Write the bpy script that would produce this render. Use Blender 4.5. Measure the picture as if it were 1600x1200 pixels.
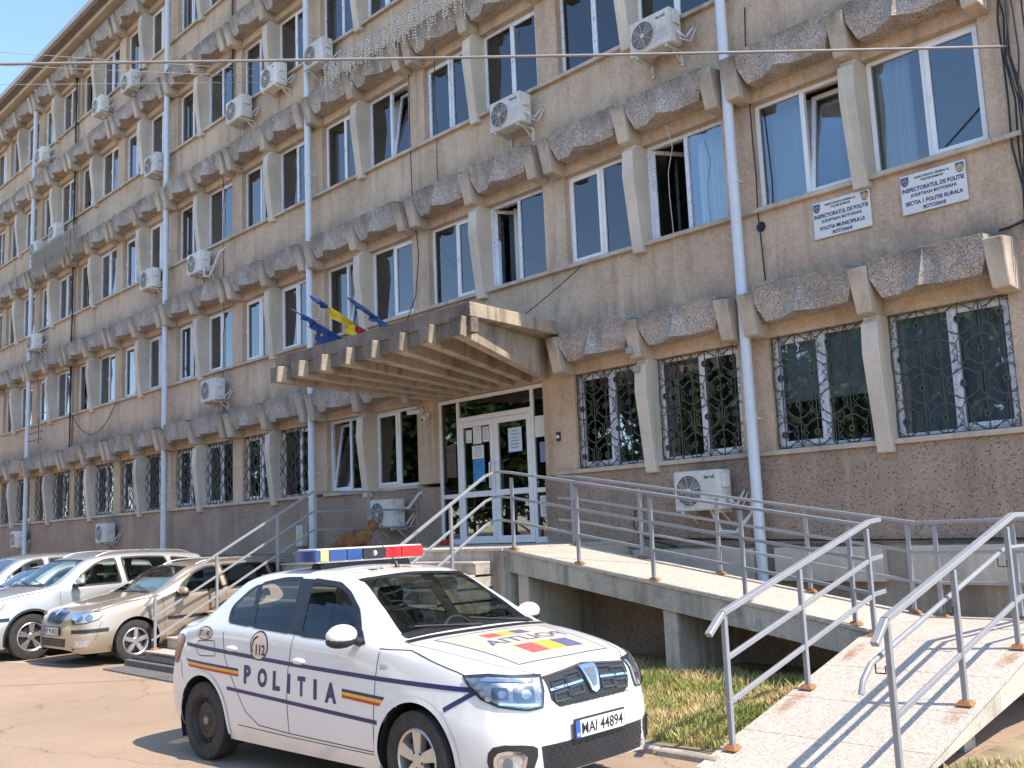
import bpy, bmesh, math, random
from mathutils import Vector, Matrix, geometry
from mathutils.bvhtree import BVHTree
random.seed(7)
S = bpy.context.scene
for o in list(bpy.data.objects): bpy.data.objects.remove(o)

# ------------------------------------------------------------------ camera
EYE = 1.78
yaw, pitch, roll = 0.812052, 0.142136, -0.0414975
fw = Vector((-math.sin(yaw)*math.cos(pitch), math.cos(yaw)*math.cos(pitch), math.sin(pitch)))
rt = Vector((math.cos(yaw), math.sin(yaw), 0)); up = rt.cross(fw)
rt, up = rt*math.cos(roll)+up*math.sin(roll), -rt*math.sin(roll)+up*math.cos(roll)
cd = bpy.data.cameras.new('camera'); cam = bpy.data.objects.new('camera', cd); S.collection.objects.link(cam)
cam.matrix_world = Matrix(((rt.x, up.x, -fw.x, 0), (rt.y, up.y, -fw.y, 0), (rt.z, up.z, -fw.z, EYE), (0, 0, 0, 1)))
cd.sensor_width = 36; cd.lens = 1572.85/1600*36; cd.clip_end = 2000; cd.clip_start = 0.05
S.camera = cam
S.render.resolution_x = 1024; S.render.resolution_y = 768

# ------------------------------------------------------------------ sky, sun, exposure
SUN_EL = math.radians(54.4)
sunv = Vector((0.986*math.cos(SUN_EL), 0.165*math.cos(SUN_EL), math.sin(SUN_EL))).normalized()
W = bpy.data.worlds.new('World'); S.world = W; W.use_nodes = True
wn = W.node_tree.nodes; wl = W.node_tree.links
sky = wn.new('ShaderNodeTexSky'); sky.sky_type = 'NISHITA'; sky.sun_disc = False
sky.sun_elevation = SUN_EL; sky.sun_rotation = math.atan2(sunv.x, sunv.y)
sky.air_density = 1.0; sky.dust_density = 0.25; sky.ozone_density = 3.2; sky.altitude = 150
bg = wn['Background']; wl.new(sky.outputs[0], bg.inputs[0]); bg.inputs[1].default_value = 0.15
sd = bpy.data.lights.new('sun', 'SUN'); sd.energy = 2.75; sd.angle = math.radians(0.53); sd.color = (1.0, 0.90, 0.78)
sun = bpy.data.objects.new('sun', sd); S.collection.objects.link(sun)
sun.rotation_euler = sunv.to_track_quat('Z', 'Y').to_euler(); sun.location = (10, 0, 30)
S.view_settings.view_transform = 'Standard'; S.view_settings.look = 'None'
S.view_settings.exposure = 1.38; S.view_settings.gamma = 1.0
S.view_settings.use_curve_mapping = False

# ------------------------------------------------------------------ helpers
COL = S.collection
def lk(o, parent=None):
    COL.objects.link(o)
    if parent is not None: o.parent = parent
    return o
def tag(o, label=None, cat=None, group=None, kind=None):
    if label: o['label'] = label
    if cat: o['category'] = cat
    if group: o['group'] = group
    if kind: o['kind'] = kind
    return o
def thing(name, label, cat, loc=(0, 0, 0), rotz=0.0, group=None):
    o = bpy.data.objects.new(name, None); o.empty_display_size = 0.2
    o.location = loc; o.rotation_euler = (0, 0, rotz); lk(o)
    return tag(o, label, cat, group)
def wpos(o):
    p = Vector((0, 0, 0))
    while o is not None: p += o.location; o = o.parent
    return p
def inst(name, mesh, parent=None, loc=(0, 0, 0), rot=(0, 0, 0), world=False):
    o = bpy.data.objects.new(name, mesh)
    l = Vector(loc)
    if world and parent is not None: l = l - wpos(parent)
    o.location = l; o.rotation_euler = rot
    return lk(o, parent)
def copy_tree(o, parent=None):
    c = o.copy(); COL.objects.link(c)
    if parent is not None: c.parent = parent
    for ch in list(o.children): copy_tree(ch, c)
    return c

class MB:
    def __init__(s): s.v = []; s.f = []; s.n = 0
    def add(s, vs, fs):
        b = len(s.v); s.v += [tuple(v) for v in vs]; s.f += [tuple(b+i for i in f) for f in fs]; return s
    def box(s, x0, x1, y0, y1, z0, z1):
        v = [(x0, y0, z0), (x1, y0, z0), (x1, y1, z0), (x0, y1, z0), (x0, y0, z1), (x1, y0, z1), (x1, y1, z1), (x0, y1, z1)]
        return s.add(v, [(3, 2, 1, 0), (4, 5, 6, 7), (0, 1, 5, 4), (1, 2, 6, 5), (2, 3, 7, 6), (3, 0, 4, 7)])
    def hexa(s, v):   # 8 corners: bottom loop then top loop, ccw from above
        return s.add(v, [(3, 2, 1, 0), (4, 5, 6, 7), (0, 1, 5, 4), (1, 2, 6, 5), (2, 3, 7, 6), (3, 0, 4, 7)])
    def prism(s, poly, a, b, axis='x'):   # poly of 2d points; axis x:(y,z) y:(x,z) z:(x,y)
        def P(p, t): return {'x': (t, p[0], p[1]), 'y': (p[0], t, p[1]), 'z': (p[0], p[1], t)}[axis]
        n = len(poly); v = [P(p, a) for p in poly]+[P(p, b) for p in poly]
        f = [tuple(range(n))[::-1], tuple(range(n, 2*n))]+[(i, (i+1) % n, n+(i+1) % n, n+i) for i in range(n)]
        return s.add(v, f)
    def bar(s, p, q, w, h=None, up=(0, 0, 1)):   # rectangular bar between two points
        p = Vector(p); q = Vector(q); d = (q-p).normalized(); u = Vector(up)
        if abs(d.dot(u)) > 0.98: u = Vector((1, 0, 0))
        sx = d.cross(u).normalized(); sy = sx.cross(d); h = h or w
        a = sx*w/2; b = sy*h/2
        return s.hexa([p-a-b, p+a-b, q+a-b, q-a-b, p-a+b, p+a+b, q+a+b, q-a+b])
    def tube(s, pts, r, n=8, cap=True):
        pts = [Vector(p) for p in pts]; m = len(pts); rs = r if isinstance(r, (list, tuple)) else [r]*m
        d0 = (pts[1]-pts[0]).normalized(); u = Vector((0, 0, 1)) if abs(d0.z) < .9 else Vector((1, 0, 0))
        a = d0.cross(u).normalized(); b0 = len(s.v)
        for i, p in enumerate(pts):
            d = (pts[min(i+1, m-1)]-pts[max(i-1, 0)]).normalized()
            a = (a-d*a.dot(d)).normalized(); c = d.cross(a)
            for k in range(n):
                t = 2*math.pi*k/n; s.v.append(tuple(p+(a*math.cos(t)+c*math.sin(t))*rs[i]))
        for i in range(m-1):
            for k in range(n):
                s.f.append((b0+i*n+k, b0+i*n+(k+1) % n, b0+(i+1)*n+(k+1) % n, b0+(i+1)*n+k))
        if cap:
            s.f.append(tuple(b0+k for k in range(n))[::-1]); s.f.append(tuple(b0+(m-1)*n+k for k in range(n)))
        return s
    def lathe(s, prof, n=32, axis='y', c=(0, 0, 0)):   # prof (r, h)
        b = len(s.v); m = len(prof)
        for r, h in prof:
            for k in range(n):
                t = 2*math.pi*k/n; x, z = r*math.cos(t), r*math.sin(t)
                p = {'y': (x, h, z), 'z': (x, z, h), 'x': (h, x, z)}[axis]
                s.v.append((p[0]+c[0], p[1]+c[1], p[2]+c[2]))
        for i in range(m-1):
            for k in range(n): s.f.append((b+i*n+k, b+i*n+(k+1) % n, b+(i+1)*n+(k+1) % n, b+(i+1)*n+k))
        return s
    def ball(s, c, r, n=8, m=6, sc=(1, 1, 1)):
        prof = []
        b = len(s.v)
        for i in range(m+1):
            t = math.pi*i/m
            for k in range(n):
                a = 2*math.pi*k/n
                s.v.append((c[0]+sc[0]*r*math.sin(t)*math.cos(a), c[1]+sc[1]*r*math.sin(t)*math.sin(a), c[2]+sc[2]*r*math.cos(t)))
        for i in range(m):
            for k in range(n): s.f.append((b+i*n+k, b+(i+1)*n+k, b+(i+1)*n+(k+1) % n, b+i*n+(k+1) % n))
        return s
    def mesh(s, name, mat=None, smooth=None, bevel=0, seg=1, off=(0, 0, 0)):
        me = bpy.data.meshes.new(name)
        v = s.v if off == (0, 0, 0) else [(a-off[0], b-off[1], c-off[2]) for a, b, c in s.v]
        me.from_pydata(v, [], s.f)
        bm = bmesh.new(); bm.from_mesh(me)
        if s.n == 0: bmesh.ops.recalc_face_normals(bm, faces=bm.faces)
        if bevel:
            es = [e for e in bm.edges if len(e.link_faces) == 2 and e.calc_face_angle(0) > 0.45]
            bmesh.ops.bevel(bm, geom=es, offset=bevel, segments=seg, affect='EDGES', clamp_overlap=True)
        bm.to_mesh(me); bm.free()
        if mat is not None: me.materials.append(mat)
        if smooth is not None:
            if smooth >= 3: me.polygons.foreach_set('use_smooth', [True]*len(me.polygons))
            else:
                try: me.set_sharp_from_angle(angle=smooth); me.polygons.foreach_set('use_smooth', [True]*len(me.polygons))
                except Exception: pass
        return me
    def part(s, name, mat, parent, smooth=None, bevel=0, world=True):
        """object under parent; coordinates in world space if world"""
        off = tuple(wpos(parent)) if (world and parent is not None) else (0, 0, 0)
        me = s.mesh(name, mat, smooth, bevel, off=off)
        return lk(bpy.data.objects.new(name, me), parent)
    def obj(s, name, mat, label, cat, loc=(0, 0, 0), group=None, smooth=None, bevel=0, kind=None):
        """one-mesh thing; coordinates in world space, origin put at loc"""
        me = s.mesh(name, mat, smooth, bevel, off=tuple(loc))
        o = bpy.data.objects.new(name, me); o.location = loc; lk(o)
        return tag(o, label, cat, group, kind)

def text_mesh(txt, size=1.0, align='CENTER', bold=0.0, sx=1.0):
    """flat triangles of a line of text: list of 2d points and faces, centred on its box"""
    cu = bpy.data.curves.new('t', 'FONT'); cu.body = txt; cu.size = 1; cu.align_x = 'LEFT'; cu.offset = bold; cu.resolution_u = 3
    ob = bpy.data.objects.new('t', cu); COL.objects.link(ob)
    dg = bpy.context.evaluated_depsgraph_get(); me = bpy.data.meshes.new_from_object(ob.evaluated_get(dg))
    v = [(p.co.x*size*sx, p.co.y*size) for p in me.vertices]; f = [tuple(p.vertices) for p in me.polygons]
    COL.objects.unlink(ob); bpy.data.objects.remove(ob); bpy.data.meshes.remove(me)
    if not v: return [], []
    x0 = min(p[0] for p in v); x1 = max(p[0] for p in v); y0 = min(p[1] for p in v); y1 = max(p[1] for p in v)
    cx = (x0+x1)/2 if align == 'CENTER' else x0
    return [(p[0]-cx, p[1]-(y0+y1)/2) for p in v], f
def text_fit(txt, w, h, bold=0.0):
    """text scaled to an exact width and height"""
    v, f = text_mesh(txt, 1.0, bold=bold)
    x = max(abs(p[0]) for p in v)*2; y = max(abs(p[1]) for p in v)*2
    return [(p[0]*w/x, p[1]*h/y) for p in v], f

# ------------------------------------------------------------------ materials
class NT:
    def __init__(s, name):
        s.m = bpy.data.materials.new(name); s.m.use_nodes = True
        s.t = s.m.node_tree; s.b = s.t.nodes['Principled BSDF']; s.out = s.t.nodes['Material Output']
        s._pos = None
    def n(s, typ, **kw):
        nd = s.t.nodes.new('ShaderNode'+typ)
        for k, v in kw.items():
            if k.startswith('_'): setattr(nd, k[1:], v); continue
            key = int(k[1:]) if k[0] == 'i' and k[1:].isdigit() else k.replace('_', ' ')
            s.set(nd.inputs[key], v)
        return nd
    def set(s, sock, v):
        if isinstance(v, bpy.types.NodeSocket): s.t.links.new(v, sock)
        elif isinstance(v, bpy.types.Node): s.t.links.new(v.outputs[0], sock)
        else:
            if sock.type == 'RGBA' and len(v) == 3: v = (*v, 1)
            sock.default_value = v
    def pos(s, scale=(1, 1, 1), obj=False):
        src = s.n('TexCoord').outputs['Object'] if obj else s.n('NewGeometry').outputs['Position']
        if scale == (1, 1, 1): return src
        return s.n('VectorMath', _operation='MULTIPLY', i0=src, i1=scale).outputs[0]
    def noise(s, scale, detail=4, rough=.55, vec=None, dist=0.0):
        return s.n('TexNoise', Vector=vec if vec is not None else s.pos(), Scale=scale, Detail=detail, Roughness=rough, Distortion=dist).outputs[0]
    def ramp(s, fac, stops, interp='LINEAR'):
        nd = s.n('ValToRGB', Fac=fac); cr = nd.color_ramp; cr.interpolation = interp
        while len(cr.elements) < len(stops): cr.elements.new(0.5)
        for e, (p, c) in zip(cr.elements, stops):
            e.position = p; e.color = (*c, 1) if isinstance(c, (tuple, list)) else (c, c, c, 1)
        return nd.outputs[0]
    def mix(s, fac, a, b, mode='MIX'):
        nd = s.n('Mix', _data_type='RGBA', _blend_type=mode)
        s.set(nd.inputs[0], fac); s.set(nd.inputs[6], a); s.set(nd.inputs[7], b); return nd.outputs[2]
    def math(s, op, a, b=0.0, clamp=False):
        nd = s.n('Math', _operation=op, i0=a, i1=b); nd.use_clamp = clamp; return nd.outputs[0]
    def bump(s, h, strength=.3, dist=.01):
        nd = s.n('Bump', Height=h, Strength=strength, Distance=dist); s.set(s.b.inputs['Normal'], nd.outputs[0]); return nd
    def fin(s, color=None, rough=None, metal=None, **kw):
        if color is not None: s.set(s.b.inputs['Base Color'], color)
        if rough is not None: s.set(s.b.inputs['Roughness'], rough)
        if metal is not None: s.set(s.b.inputs['Metallic'], metal)
        for k, v in kw.items(): s.set(s.b.inputs[k.replace('_', ' ')], v)
        return s.m
MAT = {}
def simple(name, color, rough=.5, metal=0.0, var=.12, scale=6.0, coat=0.0, obj=False, bump=0.0, **kw):
    if name in MAT: return MAT[name]
    t = NT(name); p = t.pos(obj=obj)
    a = t.noise(scale, 5, .6, p); lo = tuple(c*(1-var) for c in color); hi = tuple(min(1, c*(1+var)) for c in color)
    c = t.ramp(a, [(.3, lo), (.7, hi)])
    r = t.ramp(t.noise(scale*3, 3, .6, p), [(.3, max(0.02, rough-.08)), (.7, min(1, rough+.08))])
    if bump: t.bump(t.noise(scale*12, 4, .6, p), bump, .004)
    MAT[name] = t.fin(c, r, metal, Coat_Weight=coat, **kw); return MAT[name]

def weathered(name, c1, c2, dirt=(.05, .045, .04), grain=70., dirtamt=.5, bump=.25, streak=True, spots=None, ledge=False, soot=0.0):
    t = NT(name); P = t.pos()
    big = t.noise(.9, 5, .6, P)
    c = t.mix(t.ramp(big, [(.32, 0), (.66, 1)]), tuple(k*.86 for k in c1), tuple(k*1.04 for k in c2))
    g = t.noise(grain, 2, .7, P)
    g2 = t.noise(grain*.4, 3, .75, P)
    c = t.mix(.55, c, t.ramp(t.math('ADD', t.math('MULTIPLY', g, .5), t.math('MULTIPLY', g2, .5)), [(.34, .12), (.66, .88)]), 'SOFT_LIGHT')
    if streak:
        st = t.noise(1.0, 5, .65, t.pos((3.2, 3.2, .35)))
        c = t.mix(t.math('MULTIPLY', t.ramp(st, [(.5, 0), (.78, 1)]), dirtamt), c, dirt)
        st2 = t.noise(1.0, 4, .6, t.pos((5.1, 5.1, .3)))
        c = t.mix(t.math('MULTIPLY', t.ramp(st2, [(.58, 0), (.75, 1)]), .28), c, tuple(min(1, k*1.5) for k in c2))
    d2 = t.noise(2.7, 7, .7, P)
    c = t.mix(t.math('MULTIPLY', t.ramp(d2, [(.55, 0), (.75, 1)]), dirtamt*.7), c, dirt)
    if ledge:   # soot washed over the band above each lintel ledge
        z = t.n('SeparateXYZ', Vector=P).outputs[2]
        mz = t.math('FLOORED_MODULO', t.math('ADD', z, .73), 3.3)
        bd = t.n('MapRange', Value=mz, i1=2.30, i2=2.85, i3=1.0, i4=0.0).outputs[0]; bd2 = t.math('GREATER_THAN', mz, 2.2)
        nz = t.ramp(t.noise(1.5, 6, .7, t.pos((1, 1, .6))), [(.36, 0), (.66, 1)])
        c = t.mix(t.math('MULTIPLY', t.math('MULTIPLY', t.math('MULTIPLY', bd, bd2), nz), 1.0, True), c, (.15, .13, .11))
    if soot:    # rain-blackened upper ends
        z = t.n('SeparateXYZ', Vector=P).outputs[2]
        mz = t.math('FLOORED_MODULO', t.math('ADD', z, .73), 3.3)
        bd = t.n('MapRange', Value=mz, i1=1.95, i2=2.30, i3=0.0, i4=1.0).outputs[0]
        nz = t.ramp(t.noise(3.0, 6, .75, t.pos((1, 1, .5))), [(.34, 0), (.62, 1)])
        c = t.mix(t.math('MULTIPLY', t.math('MULTIPLY', bd, nz), soot, True), c, (.09, .08, .07))
    if spots:
        vo = t.n('TexVoronoi', Vector=t.pos(spots[1]), Scale=spots[0], Randomness=1.0)
        sp = t.ramp(vo.outputs['Distance'], [(.10, 1), (.26, 0)])
        c = t.mix(t.math('MULTIPLY', sp, .5), c, dirt)
        h = t.math('SUBTRACT', t.math('MULTIPLY', g, .35), sp)
        t.bump(h, .8, .03)
    else: t.bump(t.math('ADD', g, t.math('MULTIPLY', d2, .4)), bump, .012)
    MAT[name] = t.fin(c, .92); return MAT[name]

M_wall = weathered('rough_cast_render', (.515, .372, .252), (.575, .435, .305), grain=55., dirtamt=.42, bump=.45, ledge=True)
M_conc = weathered('precast_concrete', (.46, .38, .29), (.57, .48, .375), grain=120., dirtamt=.5, bump=.2, soot=.9)
M_fin = weathered('painted_concrete_fin', (.57, .485, .38), (.65, .565, .45), grain=120., dirtamt=.25, bump=.15)
M_plinth = weathered('dimpled_plinth_render', (.325, .235, .172), (.385, .285, .21), dirtamt=.35, spots=(19., (1, 1, 1.3)))
M_base = weathered('foundation_concrete', (.33, .28, .225), (.43, .37, .30), grain=90., dirtamt=.6, bump=.3)
M_beam = weathered('canopy_concrete', (.40, .325, .24), (.50, .415, .315), grain=70., dirtamt=.95, bump=.25)

def mk_aggregate():
    t = NT('exposed_aggregate'); P = t.pos()
    vo = t.n('TexVoronoi', Vector=P, Scale=92.)
    hs = t.n('SeparateColor', Color=vo.outputs['Color']).outputs[0]
    c = t.ramp(hs, [(0, (.13, .11, .095)), (.18, (.27, .23, .19)), (.4, (.40, .34, .285)), (.7, (.49, .425, .36)), (1, (.64, .57, .49))])
    d = t.noise(1.6, 6, .7, P); d2 = t.noise(1.0, 4, .6, t.pos((4, 4, .6)))
    c = t.mix(t.math('MULTIPLY', t.ramp(d, [(.46, 0), (.70, 1)]), .5), c, (.13, .112, .095))
    c = t.mix(t.math('MULTIPLY', t.ramp(d2, [(.5, 0), (.75, 1)]), .5), c, (.11, .095, .08))
    z = t.n('SeparateXYZ', Vector=P).outputs[2]; mz = t.math('FLOORED_MODULO', t.math('ADD', z, .73), 3.3)
    bd = t.n('MapRange', Value=mz, i1=2.05, i2=2.36, i3=0.0, i4=1.0).outputs[0]
    c = t.mix(t.math('MULTIPLY', t.math('MULTIPLY', bd, t.ramp(t.noise(2.2, 6, .75, t.pos((1, 1, .5))), [(.36, 0), (.62, 1)])), .8, True), c, (.085, .075, .065))
    t.bump(t.math('SUBTRACT', 1.0, vo.outputs['Distance']), .4, .008)
    MAT['agg'] = t.fin(c, .95); return MAT['agg']
M_agg = mk_aggregate()
def mk_film():
    t = NT('pvc_frame_with_film'); P = t.pos()
    w = t.noise(34., 3, .7, t.pos((1.6, 1.6, .8))); w2 = t.noise(1.2, 2, .5, P)
    k = t.math('MULTIPLY', t.ramp(w, [(.60, 0), (.615, 1)]), t.ramp(w2, [(.38, 0), (.45, 1)]))
    c = t.mix(k, t.ramp(t.noise(9., 4, .6, P), [(.3, (.62, .66, .72)), (.7, (.80, .82, .84))]), (.05, .06, .10))
    MAT['film'] = t.fin(c, .4); return MAT['film']
M_film = mk_film()
M_pvc = simple('white_pvc', (.80, .80, .79), .35, var=.05)
def mk_glass(name, tint=(.75, .82, .85), fac=1.0, wav=.12):
    t = NT(name); n = t.t.nodes
    fr = t.n('Fresnel', IOR=1.5); gl = t.n('BsdfGlossy', Color=(1, 1, 1), Roughness=.015); tr = t.n('BsdfTransparent', Color=tint)
    wob = t.n('Bump', Height=t.noise(1.3, 2, .5), Strength=wav, Distance=.02)
    t.set(gl.inputs['Normal'], wob.outputs[0])
    f = t.math('ADD', t.math('MULTIPLY', fr.outputs[0], 1.9*fac), .03, True)
    mx = t.n('MixShader', Fac=f); t.set(mx.inputs[1], tr.outputs[0]); t.set(mx.inputs[2], gl.outputs[0])
    t.t.links.new(mx.outputs[0], t.out.inputs['Surface'])
    MAT[name] = t.m; return t.m
M_glass = mk_glass('window_glass', fac=.85, wav=.015)
M_curtain = simple('curtain_cloth', (.80, .79, .76), .9, var=.05)
M_blind = simple('vertical_blind', (.62, .63, .68), .8, var=.05)
M_room = simple('room_plaster', (.42, .41, .39), .9, var=.05)
M_galv = simple('galvanised_sheet', (.42, .42, .42), .45, .6)
M_pipe = simple('white_downpipe', (.60, .63, .66), .4, var=.06)
M_iron = simple('painted_iron', (.07, .068, .056), .6, var=.2, scale=30)
M_black = simple('black_plastic', (.02, .02, .022), .5, var=.2)
M_rail = simple('grey_painted_steel', (.29, .29, .30), .42, .15, var=.05)
M_rust = simple('rusty_steel', (.30, .13, .05), .8, var=.35, scale=40)
S.cycles.max_bounces = 6; S.cycles.diffuse_bounces = 3; S.cycles.glossy_bounces = 3; S.cycles.transmission_bounces = 4; S.cycles.transparent_max_bounces = 10
S.cycles.caustics_reflective = False; S.cycles.caustics_refractive = False
# ------------------------------------------------------------------ the office building
PER = 3.6555; XF = lambda j: -5.835-PER*j
ZF = [2.51, 5.87, 9.17, 12.47, 15.77]
J0, J1 = 0, 11
XL, XR = XF(J1)-PER/2, -3.74
BLD = thing('office_building', 'five-storey beige concrete office block with folded lintel panels and slanted fins', 'building', (-24, 12, 0))
YW = 11.88      # face of the wall
HEAD, SILL = 1.70, .16

def grid_block(mb, x0, x1, y0, y1, z0, z1): mb.box(x0, x1, y0, y1, z0, z1)
wall = MB()
for k in range(5):
    zt = ZF[k+1]+SILL if k < 4 else 18.45
    wall.box(XL, XR, YW, 12.25, ZF[k]+HEAD, zt)
    for j in range(J0, J1+2):
        a, b = (XF(j)+1.58, XF(j)+PER-1.58)
        z0 = ZF[k]+SILL if k else ZF[0]+SILL
        wall.box(max(XL, a), min(XR, b), YW+.002, 12.25, z0, ZF[k]+HEAD)
wall.part('wall', M_wall, BLD)
# door reveals: piers widen to the door opening, plinth left and right of it
DX0, DX1 = XF(3)+PER-1.58, -11.80
pl = MB()
pl.box(XL, DX0, YW-.03, 12.25, 1.42, ZF[0]+SILL-.07); pl.box(DX1, XR, YW-.03, 12.25, 1.42, ZF[0]+SILL-.07)
pl.part('plinth', M_plinth, BLD)
ba = MB(); ba.box(XL, DX0, YW-.002, 12.25, 0, 1.415); ba.box(DX1, XR, YW-.002, 12.25, 0, 1.415)
ba.part('foundation', M_base, BLD)
rv = MB(); rv.box(DX1+.002, XF(2)+1.578, YW+.004, 12.25, ZF[0]+SILL-.068, ZF[0]+HEAD-.002)
rv.part('door_pier', M_wall, BLD)
for (x0, x1, zz) in ((-9.9, -7.78, .42), (-7.48, -5.98, .42), (-5.62, -3.8, .42)):     # raised foundation panels seen through the ramp railing
    m = MB(); m.box(x0, x1, YW-.16, YW-.01, .95, 1.38); m.part('foundation_panel', M_fin, BLD, bevel=.01)
for a, b in ((XR+.001, XR+.26), (XL-.26, XL-.001)):
    m = MB(); m.box(a, b, YW+.006, 16.9, 1.416, 18.45); m.part('gable_wall', M_wall, BLD)
    m = MB(); m.box(a, b, YW+.004, 16.9, 0, 1.414); m.part('gable_base', M_base, BLD)
# interior
it = MB()
it.box(XL, XR, 16.6, 16.7, 0, 18.4)
for k in range(5):
    it.box(XL, XR, 12.26, 16.59, ZF[k]+2.05, ZF[k]+2.35)
it.box(XL, XR, 12.26, 16.59, 1.3, 1.45)
for j in range(J0, J1+2): it.box(XF(j)+1.80, XF(j)+1.86, 12.26, 16.58, 1.46, 18.3)
it.part('interior', M_room, BLD)
# roof
rf = MB(); rf.prism([(11.20, 18.62), (11.20, 18.74), (17.5, 19.9), (17.5, 18.62)], XL-.3, XR+.3, 'x'); rf.part('roof', simple('roof_sheet', (.20, .17, .15), .6), BLD)
ev = MB(); ev.box(XL-.2, XR+.2, 11.42, 16.9, 18.45, 18.615); ev.part('eaves', M_fin, BLD)
gt = MB(); gt.prism([(11.06, 18.60), (11.04, 18.74), (11.06, 18.745), (11.08, 18.62), (11.17, 18.62), (11.17, 18.60)], XL-.3, XR+.3, 'x'); gt.part('gutter', simple('gutter_paint', (.46, .42, .36), .5), BLD)

# fins (shared mesh; local origin at fin centre x, wall face, sill)
fm = MB()
prof = [(11.76, 0), (11.62, 1.22), (11.645, 1.60), (11.72, 1.66), (11.72, 1.699), (12.24, 1.699), (12.24, -.0), ]
n = len(prof); W2 = [.105]*n; W2[0] = .10; W2[1] = .112; W2[2] = .108
v = [(-w, y, z) for w, (y, z) in zip(W2, prof)]+[(w, y, z) for w, (y, z) in zip(W2, prof)]
fm.add(v, [tuple(range(n)), tuple(range(n, 2*n))[::-1]]+[(i, n+i, n+(i+1) % n, (i+1) % n) for i in range(n)])
fin_me = fm.mesh('fin', M_fin, bevel=.008)
# brackets
def bracket_mesh(w0, w1, name):
    b = MB(); h = 2.27; l = 1.715
    b.hexa([(-w1/2, 11.56, l), (w1/2, 11.56, l), (w1/2, 11.879, l-.03), (-w1/2, 11.879, l-.03), (-w0/2, 11.42, h), (w0/2, 11.42, h), (w0/2, 11.879, h+.05), (-w0/2, 11.879, h+.05)])
    return b.mesh(name, M_conc, bevel=.012)
br_mid = bracket_mesh(.235, .205, 'bracket'); br_end = bracket_mesh(.225, .20, 'bracket')
# folded lintel panel, local x from 0 to L, with pyramid fold; z relative to ZF
def panel_mesh(L, seed):
    r = random.Random(seed); b = MB()
    zt, zb = 2.35, 1.89; yt, yb, ybk = 11.50, 11.60, 11.878
    xm = L*.50; a0, a1, a2 = L*.25, xm-.05, xm+.17
    top = [(0, yt, zt), (xm, yt-.01, zt), (L, yt, zt)]
    mid0 = (0, yt+.02, zt-.24); mid1 = (L, yt+.02, zt-.24)
    bot = [(.10, yb, zb-.02), (a0, yb-.01, zb-.02), (a1, yb-.20, zb+.0), (a2, yb-.01, zb+.01), (L-.10, yb, zb+.02)]
    V = top+[mid0]+bot+[mid1]   # 0 1 2 | 3 | 4..8 | 9
    V += [(0, ybk, zt+.03), (xm, ybk, zt+.03), (L, ybk, zt+.03), (0, ybk, zt-.24), (.10, ybk, zb-.02), (L-.10, ybk, zb+.02), (L, ybk, zt-.24)]
    F = [(0, 3, 4, 5), (0, 5, 1), (5, 6, 1), (6, 7, 1), (1, 7, 2), (7, 8, 9, 2), (0, 1, 11, 10), (1, 2, 12, 11),
         (4, 14, 15, 8, 7, 6, 5), (3, 13, 14, 4), (0, 10, 13, 3), (8, 15, 16, 9), (2, 9, 16, 12), (10, 11, 12, 16, 15, 14, 13)]
    b.add(V, F)
    return b.mesh('lintel_panel', M_agg, bevel=.003)
PL = 1.58-.105-.0-.20
pan_r = panel_mesh(1.40, 1); pan_l = panel_mesh(1.40, 2)
sill_me = MB().box(-1.62, 1.62, 11.80, 12.10, SILL-.068, SILL-.002).mesh('window_sill', M_conc, bevel=.006)
pier_sill = MB().box(0, PER-3.24-.004, 11.80, 11.876, SILL-.066, SILL-.006).mesh('sill_band', M_conc, bevel=.006)
for k in range(5):
    for j in range(J0, J1+1):
        x = XF(j); z = ZF[k]
        if not (k == 0 and j == 2):
            inst('fin', fin_me, BLD, (x, 0, z), world=True)
            inst('bracket', br_mid, BLD, (x, 0, z), world=True)
            for s in (-1, 1): inst('bracket', br_end, BLD, (x+s*(PER/2-.19), 0, z+random.uniform(-.01, .01)), world=True)
            inst('lintel_panel', pan_r, BLD, (x+.125, 0, z), world=True); inst('lintel_panel', pan_l, BLD, (x-1.525, 0, z), world=True)
            inst('window_sill', sill_me, BLD, (x, 0, z), world=True)
        if not (k == 0 and j in (2, 3)): inst('sill_band', pier_sill, BLD, (x-PER+1.622, 0, z), world=True)

for k in range(5):
    m = MB(); m.box(XF(0)+1.624, XR-.004, 11.80, 11.876 if k else 12.24, ZF[k]+SILL-.066, ZF[k]+SILL-.006); m.part('sill_band', M_conc, BLD, bevel=.006)
# windows: shared meshes, origin at lower left corner of the opening, on the frame's front plane
WW, WH = 1.471, 1.538
def frame_mb(mx):
    b = MB(); f = .058
    b.box(0, f, 0, .07, 0, WH); b.box(WW-f, WW, 0, .07, 0, WH); b.box(f, WW-f, 0.001, .069, 0, f); b.box(f, WW-f, 0.001, .069, WH-f, WH)
    b.box(mx-.035, mx+.035, .002, .068, f, WH-f)
    return b
def sash_mb(w, h):
    b = MB(); f = .062
    b.box(0, f, -.02, .045, 0, h); b.box(w-f, w, -.02, .045, 0, h); b.box(f, w-f, -.019, .044, 0, f); b.box(f, w-f, -.019, .044, h-f, h)
    b.box(.012, .03, -.045, -.02, h*.5-.05, h*.5+.05)
    return b
MX = WW*.5
FR = {m.name: frame_mb(MX).mesh('window', m, bevel=.005) for m in (M_pvc, M_film)}
SW, SH = MX-.035-.058+.02, WH-.116+.02
SA = {m.name: sash_mb(SW, SH).mesh('sash', m, bevel=.004) for m in (M_pvc, M_film)}
pane_s = MB().box(.05, SW-.05, .008, .014, .05, SH-.05).mesh('pane', M_glass)
pane_f = MB().box(0, MX-.093, .03, .036, 0, WH-.116).mesh('pane', M_glass)
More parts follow.
